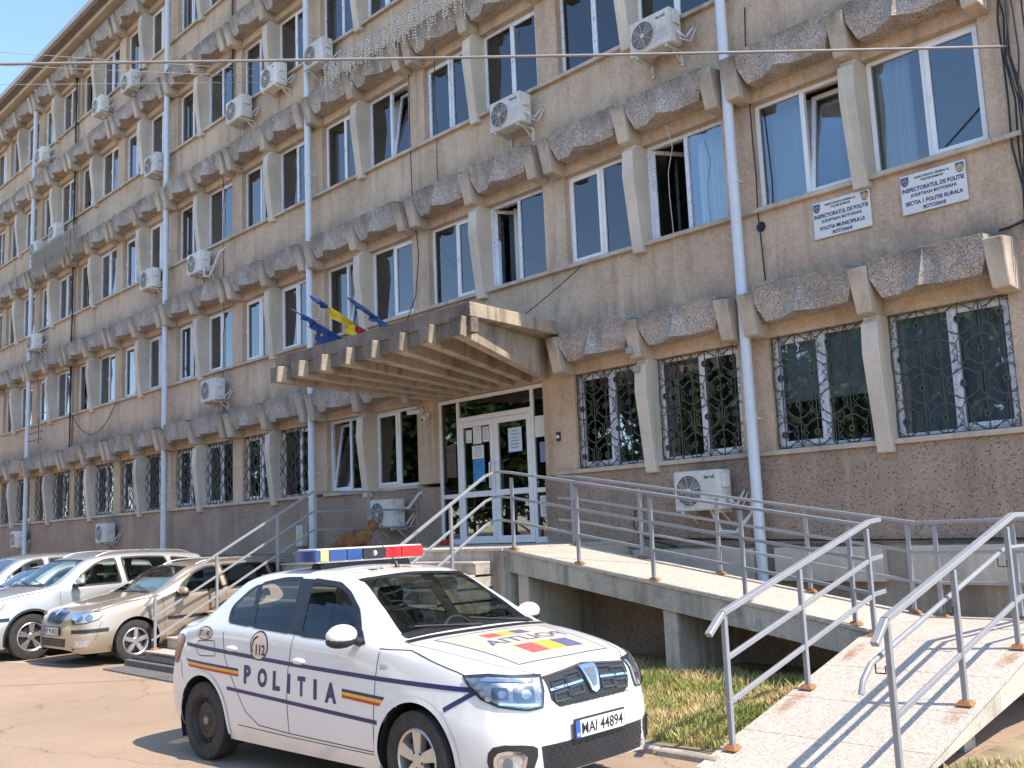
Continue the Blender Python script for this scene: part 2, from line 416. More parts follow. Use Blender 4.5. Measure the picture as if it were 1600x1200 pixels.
def curtain_mb(w, h, amp, per):
    b = MB(); n = max(8, int(w/per*6)); v = []
    for i in range(n+1):
        x = w*i/n; y = amp*math.sin(2*math.pi*x/per)+amp*.5*math.sin(2*math.pi*x/per*.37+1)
        v += [(x, y, 0), (x, y, h)]
    b.add(v, [(2*i, 2*i+2, 2*i+3, 2*i+1) for i in range(n)]); return b
CU = [curtain_mb(.45, 1.52, .03, .11).mesh('curtain', M_curtain, 3), curtain_mb(1.4, 1.52, .02, .13).mesh('curtain', M_curtain, 3), curtain_mb(.75, 1.52, .025, .10).mesh('curtain', M_curtain, 3)]
vb = MB()
for i in range(13): vb.add([(i*.108, -.02, 0), (i*.108+.085, .025, 0), (i*.108+.085, .025, 1.5), (i*.108, -.02, 1.5)], [(0, 1, 2, 3)])
BLIND = vb.mesh('blind', M_blind)
rb = MB().box(0, 1.36, 0, .004, .62, 1.5).mesh('roller_blind', M_curtain)
def grille_mb():
    b = MB(); t = .009; pitch = WW/6; rh = WH/4
    def seg(p, q, y=0, w=t): b.bar((p[0], y, p[1]), (q[0], y, q[1]), w, w, up=(0, 1, 0))
    for z in (.015, WH-.02): seg((0, z), (WW, z), .004)
    for x in (.008, WW-.008): seg((x, 0), (x, WH), .003)
    for i in range(6):
        x = pitch*(i+.5); seg((x, -.03), (x, WH), 0, .012)
        for r in range(4):
            z = rh*(r+.5)
            if (i+r) % 2 == 0:
                P = [(.07, .17), (.14, .11), (.20, .085), (.20, -.085), (.14, -.11), (.07, -.17), (-.07, -.17), (-.14, -.11), (-.20, -.085), (-.20, .085), (-.14, .11), (-.07, .17)]
                P = [(min(max(x+a, .008), WW-.008), z+c) for a, c in P]
                for q in range(12): seg(P[q], P[(q+1) % 12], -.008)
                for sx in (-1, 1):
                    for sz in (-1, 1): seg((x, z+sz*.195), (min(max(x+sx*.15, .008), WW-.008), z+sz*.105), -.004)
                for q in range(6):
                    a0, a1 = math.pi*q/3, math.pi*(q+1)/3
                    b.bar((x+.030*math.cos(a0), -.02, z+.040*math.sin(a0)), (x+.030*math.cos(a1), -.02, z+.040*math.sin(a1)), .020, .04, up=(0, 1, 0))
            else:
                for sx in (-1, 1):
                    P = [(0, .19), (.05, .10), (.115, .12), (.06, .045), (.115, .0), (.06, -.045), (.115, -.12), (.05, -.10), (0, -.19)]
                    for p, q in zip(P, P[1:]): seg((min(max(x+sx*p[0], .008), WW-.008), z+p[1]), (min(max(x+sx*q[0], .008), WW-.008), z+q[1]), -.004)
    return b
def grille2_mb():
    b = MB(); n = 9; t = .010
    def seg(p, q): b.bar((p[0], p[2] if len(p) > 2 else 0, p[1]), (q[0], q[2] if len(q) > 2 else 0, q[1]), t, t, up=(0, 1, 0))
    for z in (.03, WH-.04, WH*.5): seg((0, z), (WW, z))
    for i in range(n):
        x = WW*(i+.5)/n; hw = WW/n*.62
        for s in (-1, 1):
            pts = []
            for q in range(25):
                z = WH*q/24; pts.append((x+s*hw*math.sin(math.pi*z/WH*5+(i % 2)*math.pi/2), z, -.05*math.sin(math.pi*z/WH)))
            for q in range(24): seg(pts[q], pts[q+1])
    return b
GR1 = grille_mb().mesh('grille', M_iron); GR2 = grille2_mb().mesh('grille', M_iron)

def window(x, k, rng, style=None, side=1):
    z = ZF[k]+SILL+.001
    film = rng.random() < (.55 if k in (0, 1, 2) else .4)
    m = 'pvc_frame_with_film' if film else 'white_pvc'
    w = inst('window', FR[m], BLD, (x+.002, 12.0, z), world=True)
    flip = rng.random() < .5          # which half opens
    sx = .048 if flip else MX+.025
    fx = MX+.035 if flip else .058
    inst('pane', pane_f, w, (fx, 0, .058))
    mode = style or rng.choices(['shut', 'tilt', 'open'], [.93, .045, .025])[0]
    rot = (0, 0, 0); loc = Vector((sx, 0.0, .048))
    if mode == 'tilt': rot = (-math.radians(9), 0, 0); loc.y = .03; rot = (math.radians(-9), 0, 0)
    if mode == 'open': rot = (0, 0, math.radians(62)); loc.y = .04
    s = inst('sash', SA[m], w, loc, rot); inst('pane', pane_s, w, loc, rot)
    q = rng.random(); cy = 0.0 if mode == 'shut' else .24
    if k == 0: q = .9 if q < .6 else q
    else: q *= .93
    if q < .22: inst('curtain', CU[0], w, (.05, cy+.16, .01)); 
    elif q < .34: inst('curtain', CU[2], w, (.66, cy+.16, .01))
    elif q < .5: inst('curtain', CU[1], w, (.03, cy+.16, .01))
    elif q < .72: inst('blind', BLIND, w, (.04, cy+.14, .02))
    elif q < .84: inst('roller_blind', rb, w, (.05, cy+.12, .02))
    return w
rw = random.Random(21)
for k in range(5):
    for j in range(J0, J1+1):
        if k == 0 and j == 2: continue
        for s in (1, -1):
            x = XF(j)+.107 if s > 0 else XF(j)-.107-WW-.004
            st = None
            if k == 1 and j == 1: st = 'open' if s > 0 else 'shut'
            if k == 1 and j == 2: st = 'open' if s > 0 else 'shut'
            if k == 0 and j == 3: st = 'tilt' if s < 0 else 'shut'
            if k == 1 and j == 0: st = 'tilt' if s < 0 else 'shut'
            if k == 0 and j != 3: st = 'shut'
            w = window(x, k, rw, st, s)
            if k == 0 and j != 3: inst('grille', GR1 if j < 3 else GR2, w, (0, -.06 if j < 3 else -.04, 0))
# downpipes
for xp in (-7.63, -18.62, -25.9, -36.85):
    d = MB(); d.tube([(xp, 11.66, .55), (xp, 11.66, 4.2), (xp, 11.66, 18.3)] if xp != -7.63 else [(xp-.12, 11.50, .42), (xp, 11.64, .62), (xp, 11.66, .8), (xp, 11.66, 18.3)], .075, 14)
    for k in range(5): d.tube([(xp, 11.66, ZF[k]+.55), (xp, 11.66, ZF[k]+.68)], .083, 14); d.box(xp-.02, xp+.02, 11.7, 11.9, ZF[k]+.60, ZF[k]+.63)
    d.part('downpipe', M_pipe, BLD, smooth=.7)
# ------------------------------------------------------------------ ground
def mk_asphalt():
    t = NT('dusty_asphalt'); P = t.pos()
    g = t.noise(38., 4, .7, P); b = t.noise(.35, 5, .6, P); st = t.noise(1.7, 6, .7, P)
    c = t.mix(t.ramp(b, [(.3, 0), (.7, 1)]), (.315, .222, .146), (.40, .285, .195))
    c = t.mix(t.math('MULTIPLY', t.ramp(st, [(.5, 0), (.72, 1)]), .38), c, (.225, .162, .112))
    c = t.mix(.55, c, t.ramp(g, [(.3, .3), (.7, .72)]), 'SOFT_LIGHT')
    vo = t.n('TexVoronoi', Vector=P, Scale=110.)
    c = t.mix(t.math('MULTIPLY', t.ramp(vo.outputs['Distance'], [(.0, 1), (.35, 0)]), .22), c, (.45, .37, .30))
    cr = t.n('TexVoronoi', _feature='DISTANCE_TO_EDGE', Vector=t.n('VectorMath', _operation='ADD', i0=P, i1=t.n('VectorMath', _operation='SCALE', i0=t.n('TexNoise', Vector=P, Scale=1.1, Detail=5.).outputs[1], Scale=.9).outputs[0]).outputs[0], Scale=.28)
    c = t.mix(t.math('MULTIPLY', t.ramp(cr.outputs['Distance'], [(.0, 1), (.0045, 0)]), .55), c, (.10, .08, .065))
    t.bump(t.math('ADD', g, t.math('MULTIPLY', st, .6)), .35, .01)
    return t.fin(c, .93)
M_asph = mk_asphalt()
g = MB(); g.add([(-600, -400, 0), (400, -400, 0), (400, 700, 0), (-600, 700, 0)], [(0, 1, 2, 3)])
tag(g.part('ground', M_asph, None), kind='structure')
M_mark = simple('worn_white_paint', (.52, .45, .38), .8, var=.25, scale=20)
for q in (((-17.65, 5.33), (-15.6, 5.95)), ((-19.2, 5.0), (-18.3, 5.28))):
    (x0, y0), (x1, y1) = q; d = Vector((x1-x0, y1-y0, 0)).normalized(); n_ = Vector((-d.y, d.x, 0))*.05
    m = MB(); a = Vector((x0, y0, .004)); b = Vector((x1, y1, .004)); m.add([a-n_, b-n_, b+n_, a+n_], [(0, 1, 2, 3)])
    tag(m.part('parking_line', M_mark, None), kind='structure')

# ------------------------------------------------------------------ grass plots
def mk_soil():
    t = NT('dry_soil'); P = t.pos()
    c = t.ramp(t.noise(2.2, 6, .7, P), [(.3, (.15, .12, .06)), (.5, (.27, .205, .11)), (.7, (.40, .29, .16))])
    t.bump(t.noise(40., 4, .7, P), .6, .02); return t.fin(c, .95)
M_soil = mk_soil()
def mk_blade():
    t = NT('grass_blades'); P = t.pos()
    a = t.noise(1.1, 4, .6, P); b = t.noise(9., 3, .6, P)
    c = t.ramp(t.math('ADD', t.math('MULTIPLY', a, .75), t.math('MULTIPLY', b, .3)), [(.36, (.14, .21, .03)), (.46, (.23, .28, .055)), (.53, (.42, .35, .12)), (.62, (.60, .45, .21))])
    return t.fin(c, .7, Subsurface_Weight=0.0)
M_blade = mk_blade()
def plot(name, poly, z=.05):
    m = MB(); m.prism(poly, -.2, z, 'z'); return tag(m.part(name, M_soil, None), kind='structure')
plot('soil_bed', [(-10.0, 6.42), (-4.62, 6.42), (-4.62, 11.85), (-10.0, 11.85)])
plot('soil_bed', [(-3.22, 3.5), (2.5, 3.5), (2.5, 11.85), (-3.22, 11.85)], .06)
def grass(label, x0, x1, y0, y1, n, zb, seed, hmax=.13, ok=lambda x, y: True):
    r = random.Random(seed); b = MB(); b.n = 1; k = 0
    while k < n:
        x = r.uniform(x0, x1); y = r.uniform(y0, y1); k += 1
        if not ok(x, y): continue
        cl = .5+.5*math.sin(x*3.1+1.3*math.sin(y*2.3))*math.sin(y*2.7+x)
        h = hmax*(.35+.65*r.random())*(.5+.7*cl); a = r.uniform(0, 6.283); w = r.uniform(.004, .008); l = h*r.uniform(.2, .9); e = r.uniform(0, 6.283)
        dx, dy = w*math.cos(a), w*math.sin(a); lx, ly = l*math.cos(e), l*math.sin(e)
        b.add([(x-dx, y-dy, zb), (x+dx, y+dy, zb), (x+lx*.4+dx*.7, y+ly*.4+dy*.7, zb+h*.6), (x+lx*.4-dx*.7, y+ly*.4-dy*.7, zb+h*.6), (x+lx, y+ly, zb+h)], [(0, 1, 2, 3), (3, 2, 4)])
    o = b.part('grass', M_blade, None); return tag(o, label, 'grass', kind='stuff')
grass('short sunlit green and dry grass in front of the ramp', -9.6, -4.64, 6.5, 9.9, 46000, .045, 3, .15, lambda x, y: y < 9.0 or random.random() < .35)
grass('dry straw-coloured grass right of the ramp', -3.15, .8, 4.5, 9.5, 14000, .055, 5, .12, lambda x, y: math.sin(x*2.2)+math.sin(y*1.7+x) > -.3)
rk = random.Random(4); x = -10.0
KERB = thing('kerb', 'worn concrete kerb between car park and grass', 'kerb', (-7.3, 6.36, 0))
while x < -4.7:
    l = min(.8, -4.62-x); m = MB(); d = rk.uniform(-.012, .012); m.box(x, x+l-.012, 6.30+d, 6.418+d, -.1, .06+rk.uniform(-.015, .01)); m.part('kerbstone', M_base, KERB, bevel=.012); x += l

# ------------------------------------------------------------------ stairs and landing
def mk_stone():
    t = NT('pale_terrazzo'); P = t.pos()
    vo = t.n('TexVoronoi', Vector=P, Scale=75.); hs = t.n('SeparateColor', Color=vo.outputs['Color']).outputs[0]
    c = t.ramp(hs, [(0, (.36, .30, .245)), (.3, (.47, .40, .325)), (.7, (.53, .455, .375)), (1, (.62, .55, .47))])
    d = t.noise(1.3, 6, .7, P); c = t.mix(t.math('MULTIPLY', t.ramp(d, [(.5, 0), (.75, 1)]), .35), c, (.30, .235, .175))
    t.bump(t.noise(60., 3, .6, P), .12, .004); return t.fin(c, .7)
M_stone = mk_stone()
M_ramp = weathered('ramp_concrete', (.45, .39, .305), (.55, .48, .385), grain=90., dirt=(.07, .06, .05), dirtamt=.9, bump=.25)
LZ = 1.52
ST = thing('entrance_stairs', 'wide pale stone entrance stairs with landing before the glass doors', 'stairs', (-12.8, 9.3, 0))
m = MB(); m.box(-15.42, -10.1, 9.28, 12.02, 0, LZ-.04); m.part('landing_block', M_ramp, ST)
for i in range(7):
    for k in range(3):
        x0 = -15.44+i*.764; y0 = 9.26+k*.925
        m = MB(); m.box(x0, x0+.756, y0, y0+.917, LZ-.038, LZ+rk.uniform(-.002, .002)); m.part('tile', M_stone, ST, bevel=.004)
NS = 9; TR = (9.28-6.60)/(NS-1)
for i in range(NS-1):
    y0 = 6.60+TR*i; z = LZ/NS*(i+1); x1 = -10.32+.0*i
    m = MB(); m.box(-15.30, x1, y0+.03, 9.279, max(0, z-LZ/NS+.001), z-.032); m.part('riser', M_ramp, ST)
    for q in range(4):
        w = (x1+15.34)/4; m = MB(); m.box(-15.34+q*w, -15.34+(q+1)*w-.006, y0, y0+TR+.028, z-.03, z); m.part('tread', M_stone, ST, bevel=.005)
MB().box(-15.05, -10.9, 6.30, 6.61, .10, .125).obj('door_mat', M_black, 'black rubber mat on the lowest stair step', 'mat', (-13, 6.45, .1), bevel=.004)
m = MB(); m.box(-15.12, -10.8, 6.22, 6.598, 0, .098); m.part('bottom_step', simple('grey_rubber', (.14, .13, .12), .9, var=.3, scale=30, bump=.6), ST, bevel=.006)
MB().box(-15.0, -11.2, 5.86, 6.19, .001, .022).obj('door_mat', simple('grey_rubber', (.14, .13, .12), .9, var=.3, scale=30, bump=.6), 'flat worn grey rubber mat on the asphalt before the stairs', 'mat', (-13, 6.0, 0), bevel=.004)

# ------------------------------------------------------------------ ramp
RP = thing('access_ramp', 'pale concrete wheelchair ramp with two flights and a turning platform', 'ramp', (-6.5, 9.9, 0))
RY0, RY1 = 9.36, 10.80; RX0, RX1 = -10.09, -4.98; RZ0, RZ1 = 1.50, .67
def deckz(x): return RZ0+(RZ1-RZ0)*(x-RX0)/(RX1-RX0)
m = MB(); m.prism([(RX0, RZ0-.042), (RX1, RZ1-.042), (RX1, RZ1-.30), (RX0, RZ0-.30)], RY0+.02, RY1-.02, 'y'); m.part('upper_deck', M_ramp, RP)
for i in range(9):
    for k in range(2):
        a = RX0+(RX1-RX0)*i/9; b = RX0+(RX1-RX0)*(i+1)/9-.006; y0 = RY0+k*.722; y1 = y0+.716
        m = MB(); m.hexa([(a, y0, deckz(a)-.04), (b, y0, deckz(b)-.04), (b, y1, deckz(b)-.04), (a, y1, deckz(a)-.04), (a, y0, deckz(a)), (b, y0, deckz(b)), (b, y1, deckz(b)), (a, y1, deckz(a))]); m.part('tile', M_stone, RP, bevel=.003)
for xs, w in ((-9.98, .20), (-7.55, .20)):
    m = MB(); m.hexa([(xs, RY0+.06, 0), (xs+w, RY0+.06, 0), (xs+w, RY1-.1, 0), (xs, RY1-.1, 0), (xs, RY0+.06, deckz(xs)-.301), (xs+w, RY0+.06, deckz(xs+w)-.301), (xs+w, RY1-.1, deckz(xs+w)-.301), (xs, RY1-.1, deckz(xs)-.301)]); m.part('support_wall', M_ramp, RP, bevel=.006)
PX0, PX1, PY0 = -4.74, -3.22, 8.72
m = MB(); m.prism([(-9.77, 0), (-7.56, 0), (-7.56, deckz(-7.56)-.302), (-9.77, deckz(-9.77)-.302)], RY1-.16, RY1-.05, 'y'); m.part('added_screen_wall', M_plinth, RP)  # added screen, hides sunlit soil so the space under the deck reads dark
m = MB(); m.prism([(-7.34, 0), (-3.45, 0), (-3.45, .36), (-5.0, .36), (-7.34, deckz(-7.34)-.302)], RY1-.16, RY1-.05, 'y'); m.part('added_screen_wall', M_plinth, RP)  # second length of the added screen, under the platform end
m = MB(); m.box(-4.978, PX1-.03, RY0+.02, RY1-.02, .38, .628); m.box(PX0+.02, PX1-.03, PY0+.001, RY0+.018, .38, .627); m.part('platform', M_ramp, RP)
m = MB(); m.box(-4.9, -3.4, 10.2, 10.5, 0, .379); m.part('support_wall', M_ramp, RP)
for i in range(3):
    for k in range(2):
        x0 = -4.978+i*.586; m = MB(); m.box(x0, x0+.58, RY0+.004+k*.72, RY0+k*.72+.714, .63, .668); m.part('tile', M_stone, RP, bevel=.003)
for k in range(2): m = MB(); m.box(PX0+k*.76, PX0+k*.76+.754, PY0, RY0-.002, .63, .668); m.part('tile', M_stone, RP, bevel=.003)
E0, E1 = 6.18, PY0     # lower flight along y, from ground up to the platform
def lowz(y): return .668*(y-E0)/(E1-E0)
m = MB(); m.prism([(E0, -.05), (E1-.002, -.05+.43), (E1-.002, .626), (E0, -.042+.002)], PX0+.02, PX1-.03, 'x'); m.part('lower_deck', M_ramp, RP)
m = MB(); m.hexa([(PX0+.1, 7.7, 0), (PX1-.2, 7.7, 0), (PX1-.2, 7.9, 0), (PX0+.1, 7.9, 0), (PX0+.1, 7.7, .20), (PX1-.2, 7.7, .20), (PX1-.2, 7.9, .23), (PX0+.1, 7.9, .23)]); m.part('support_wall', M_ramp, RP)
for i in range(4):
    for k in range(2):
        a = E0+(E1-E0)*i/4; b = E0+(E1-E0)*(i+1)/4-.006; x0 = PX0+k*.76; x1 = x0+.754
        m = MB(); m.hexa([(x0, a, lowz(a)-.04), (x1, a, lowz(a)-.04), (x1, b, lowz(b)-.04), (x0, b, lowz(b)-.04), (x0, a, lowz(a)), (x1, a, lowz(a)), (x1, b, lowz(b)), (x0, b, lowz(b))]); m.part('tile', M_stone, RP, bevel=.003)

# ------------------------------------------------------------------ railings
def railing(label, posts, runs, loc, pipe=None):
    r = thing('handrail', label, 'railing', loc, group=None)
    pm = MB()
    for (x, y, z, h) in posts:
        m = MB(); m.box(x-.02, x+.02, y-.02, y+.02, z, z+h); m.part('post', M_rail, r, bevel=.003)
        m = MB(); m.hexa([(x-.06, y-.06, z+.001), (x+.06, y-.06, z+.001), (x+.06, y+.06, z+.001), (x-.06, y+.06, z+.001), (x-.035, y-.035, z+.035), (x+.035, y-.035, z+.035), (x+.035, y+.035, z+.035), (x-.035, y+.035, z+.035)]); m.part('base_plate', M_rust, r)
    for name, pts, w, h in runs:
        m = MB()
        for p, q in zip(pts, pts[1:]): m.bar(p, q, w, h)
        m.part(name, M_rail, r, bevel=.004)
    if pipe:
        m = MB(); m.tube(pipe[0], .02, 10); m.part('hand_pipe', M_rail, r, smooth=.8)
        for a, b in pipe[1]:
            c = ((a[0]+b[0])/2, (a[1]+b[1])/2, min(a[2], b[2])-.05)
            m = MB(); m.tube([a, (a[0], a[1], c[2]), (b[0], b[1], c[2]), b], .006, 6); m.part('pipe_bracket', M_black, r)
    return r
y = 9.42; xs = (-10.03, -8.84, -7.65, -6.40, -5.14)
off = lambda pts, d: [(p[0], p[1], p[2]+d) for p in pts]
base = [(-10.28, y, 1.56), (-10.03, y, 1.53), (-4.93, y, deckz(-4.93))]
railing('long grey railing along the outer edge of the sloping upper ramp', [(x, y, deckz(x), .97) for x in xs],
        [('top_rail', off(base, 1.0), .05, .035), ('middle_rail', off(base, .66), .025, .035), ('lower_rail', off(base, .34), .025, .035)], (-7.5, y, 0))
y = 10.72; far = [(-10.42, y, 1.555), (-10.1, y, 1.53), (-5.05, y, .70), (-3.30, y, .70)]
railing('grey railing on the building side of the ramp, bending level at the platform', [(x, y, deckz(x) if x < -5 else .668, .95) for x in (-10.13, -8.88, -7.63, -6.38, -5.15, -4.85, -4.05)],
        [('top_rail', off(far, .96), .05, .035), ('middle_rail', off(far, .64), .025, .035), ('lower_rail', off(far, .32), .025, .035)], (-7.0, y, 0))
x = -4.62
def rl(h): return [(x, 6.47, lowz(6.47)+h), (x, 8.86, lowz(8.66)+h+.05), (x, 9.06, .668+h+.05)]
railing('grey railing with a bent lower end on the left edge of the lower ramp', [(x, yy, min(.668, lowz(yy)), .97) for yy in (6.49, 7.60, 8.80)],
        [('top_rail', [(x, 6.28, lowz(6.3)+.90)]+rl(1.0), .055, .04), ('middle_rail', rl(.66), .028, .04), ('lower_rail', rl(.34), .028, .04)], (x, 7.6, 0))
x = -3.32; X2 = x-.07
railing('grey railing with a round hand pipe on the right edge of the lower ramp', [(x, yy, min(.668, lowz(yy)), .97) for yy in (6.49, 7.58, 8.66, 9.9)],
        [('top_rail', [(x, 6.30, lowz(6.3)+.90), (x, 6.47, lowz(6.47)+1.0), (x, 8.82, .668+1.05), (x, 10.7, .668+1.05)], .055, .04),
         ('lower_rail', [(x, 6.49, lowz(6.49)+.36), (x, 8.80, .668+.38), (x, 10.7, .668+.38)], .028, .04)], (x, 7.6, 0),
        ([(X2, 6.20, lowz(6.2)+.62), (X2, 6.24, lowz(6.24)+.69), (X2, 6.36, lowz(6.36)+.75), (X2, 8.70, .668+.76), (X2, 8.80, .668+.78), (X2, 10.6, .668+.78)],
         [((X2, yy, min(.668, lowz(yy))+.74), (x, yy, min(.668, lowz(yy))+.72)) for yy in (6.42, 7.52, 8.60, 9.6)]))
x = -15.27; SL = [(x, 6.70, .97), (x, 9.58, 2.55), (x, 12.0, 2.55)]
sz = lambda yy: LZ/NS*max(1, min(NS, math.floor((yy-6.60)/TR)+1)) if yy > 6.6 else .1
railing('grey railing up the left side of the entrance stairs', [(x, 6.75, .169, .80), (x, 7.77, sz(7.77), 1.54-sz(7.77)), (x, 8.87, sz(8.87), 2.15-sz(8.87)), (x, 9.62, LZ, 1.0), (x, 10.75, LZ, 1.0), (x, 11.85, LZ, 1.0)],
        [('top_rail', [(x, 6.60, .84)]+SL, .05, .035), ('middle_rail', off(SL, -.34), .025, .035), ('lower_rail', off(SL, -.66), .025, .035)], (x, 8, 0))
x = -10.38; SL = [(x, 6.70, .97), (x, 9.25, 2.50), (x, 9.42, 2.555), (-10.28, 9.42, 2.56)]
railing('grey railing up the right side of the entrance stairs behind the police car', [(x, 6.75, .169, .80), (x, 7.70, sz(7.7), 1.54-sz(7.7)), (x, 8.62, sz(8.62), 2.10-sz(8.62))],
        [('top_rail', [(x, 6.60, .84)]+SL, .05, .035), ('middle_rail', off(SL, -.34), .025, .035), ('lower_rail', off(SL, -.66), .025, .035)], (x, 8, 0))

# ------------------------------------------------------------------ canopy
FY, RY = 9.10, 11.879
xa = lambda t, f: (-15.66+t*(15.66-10.38)) if f else (-14.70+t*(14.70-11.62))
m = MB(); m.hexa([(xa(0, 1), FY, 4.74), (xa(1, 1), FY, 4.74), (xa(1, 0)+.45, RY, 4.86), (xa(0, 0)-.45, RY, 4.86), (xa(0, 1), FY, 4.95), (xa(1, 1), FY, 4.95), (xa(1, 0)+.45, RY, 5.08), (xa(0, 0)-.45, RY, 5.08)])
M_soot_shade = weathered('soot_shade_concrete', (.12, .10, .082), (.26, .215, .165), grain=60., dirtamt=.85, bump=.3)  # dark tone: weathered staining plus the shade of the canopy's front faces
CAN = m.part('entrance_canopy', M_beam, BLD, bevel=.01); CAN['label'] = 'fan-shaped concrete entrance canopy with eight ribs'
def cpart(mb, name, mat, bevel=0):
    me = mb.mesh(name, mat, bevel=bevel, off=tuple(wpos(BLD))); return lk(bpy.data.objects.new(name, me), CAN)
m = MB(); m.box(xa(0, 1)+.02, xa(1, 1)-.02, FY+.02, FY+.16, 4.52, 4.739); cpart(m, 'fascia', M_soot_shade, .008)
m = MB(); m.box(xa(0, 1)+.004, xa(1, 1)-.004, FY-.014, FY-.001, 4.742, 4.946); cpart(m, 'front_edge', M_soot_shade)  # dark strip over the slab front, staining and shade in one colour
for i in range(8):
    t = .042+.916*i/7; xf = xa(t, 1); xr = xa(.03+.94*i/7, 0); wt, wb = .135, .095
    sk = (xr-xf)/(RY-FY)*.16
    m = MB(); m.hexa([(xf-wb-sk, FY-.14, 4.47), (xf+wb-sk, FY-.14, 4.47), (xr+wb*.8, RY, 4.20), (xr-wb*.8, RY, 4.20), (xf-wt-sk, FY-.14, 4.738), (xf+wt-sk, FY-.14, 4.738), (xr+wt*.8, RY, 4.859), (xr-wt*.8, RY, 4.859)])
    cpart(m, 'rib', M_beam, .01)
    m = MB(); m.hexa([(xf-wb-sk+.004, FY-.156, 4.475), (xf+wb-sk-.004, FY-.156, 4.475), (xf+wb-sk-.004, FY-.141, 4.475), (xf-wb-sk+.004, FY-.141, 4.475), (xf-wt-sk+.006, FY-.156, 4.735), (xf+wt-sk-.006, FY-.156, 4.735), (xf+wt-sk-.006, FY-.141, 4.735), (xf-wt-sk+.006, FY-.141, 4.735)]); cpart(m, 'rib_shade_cap', M_soot_shade)  # thin dark cap, shade of the rib's front face put into colour
M_soff = M_beam

# ------------------------------------------------------------------ glazed entrance
ENT = MB(); DY0, DY1 = 12.0, 12.06; x0, x1 = DX0+.002, DX1-.002
def bx(a, b, c, d, e=0): ENT.box(a, b, DY0+e, DY1-e, c, d)
for a in (x0, -14.20, -12.24, x1-.07): bx(a, a+.07, LZ, 4.20)
for a, b in ((x0+.07, -14.20), (-14.13, -12.24), (-12.17, x1-.07)): bx(a, b, 4.13, 4.199, .002); 
bx(-14.13, -12.24, 3.74, 3.83, .002)
for a, b in ((x0+.07, -14.20), (-12.17, x1-.07)): bx(a, b, LZ+.001, LZ+.10, .002); bx(a, b, 2.36, 2.44, .002)
ENT = ENT.part('entrance_frame', M_pvc, BLD, bevel=.005)
def epart(mb, name, mat, bevel=0, smooth=None):
    me = mb.mesh(name, mat, bevel=bevel, smooth=smooth, off=tuple(wpos(BLD))); return lk(bpy.data.objects.new(name, me), ENT)
for a, b in ((-14.125, -13.19), (-13.18, -12.245)):
    m = MB(); f = .10
    m.box(a, a+f, DY0-.01, DY1-.005, LZ+.012, 3.735); m.box(b-f, b, DY0-.01, DY1-.005, LZ+.012, 3.735)
    for c, d in ((LZ+.012, LZ+.14), (2.36, 2.46), (3.63, 3.735)): m.box(a+f, b-f, DY0-.008, DY1-.006, c, d)
    epart(m, 'door_leaf', M_pvc, .005)
    for c, d in ((LZ+.14, 2.36), (2.46, 3.63)):
        m = MB(); m.box(a+f-.01, b-f+.01, 12.025, 12.032, c-.01, d+.01); epart(m, 'pane', M_glass)
    hx = b-.05 if a < -14 else a+.05
    m = MB(); m.tube([(hx, 11.99, 2.5), (hx, 11.92, 2.5), (hx, 11.92, 2.95), (hx, 11.99, 2.95)], .013, 8); epart(m, 'door_handle', M_pvc, 0, .8)
for a, b in ((x0+.07, -14.20), (-12.17, x1-.07)):
    for c, d in ((LZ+.09, 2.37), (2.43, 4.14)): m = MB(); m.box(a-.005, b+.005, 12.03, 12.036, c, d); epart(m, 'pane', M_glass)
m = MB(); m.box(-14.135, -12.235, 12.03, 12.036, 3.82, 4.14); epart(m, 'pane', M_glass)

# rust run-off on the slabs below the railing feet
t = NT('rust_runoff'); Pn = t.pos(); al = t.math('MULTIPLY', t.ramp(t.noise(9., 5, .7, Pn), [(.35, 0), (.7, 1)]), .7)
sx_ = t.n('SeparateXYZ', Vector=t.n('TexCoord').outputs['Generated']); ed_ = lambda o, k: t.math('MULTIPLY', t.math('MULTIPLY', o, t.math('SUBTRACT', 1.0, o)), k, True)
al = t.math('MULTIPLY', al, t.math('MULTIPLY', ed_(sx_.outputs[0], 4.0), ed_(sx_.outputs[1], 5.0)))
tr_ = t.n('BsdfTransparent'); mx_ = t.n('MixShader', Fac=al); t.fin((.42, .20, .075), .85); t.t.links.new(tr_.outputs[0], mx_.inputs[1]); t.t.links.new(t.b.outputs[0], mx_.inputs[2]); t.t.links.new(mx_.outputs[0], t.out.inputs['Surface']); M_runoff = t.m
rz_ = random.Random(12)
for xx in (-4.62, -3.32):
    for yy in (6.49, 7.59, 8.66):
        L_ = rz_.uniform(.35, .6); w_ = .085; m = MB(); d = -.02 if xx > -4 else .02
        if yy-L_ > E0: m.add([(xx-w_, yy-.05, lowz(yy-.05)+.003), (xx+w_, yy-.05, lowz(yy-.05)+.003), (xx+w_*.5+d, yy-L_, lowz(yy-L_)+.003), (xx-w_*.5+d, yy-L_, lowz(yy-L_)+.003)], [(0, 1, 2, 3)]); m.part('rust_stain', M_runoff, RP)
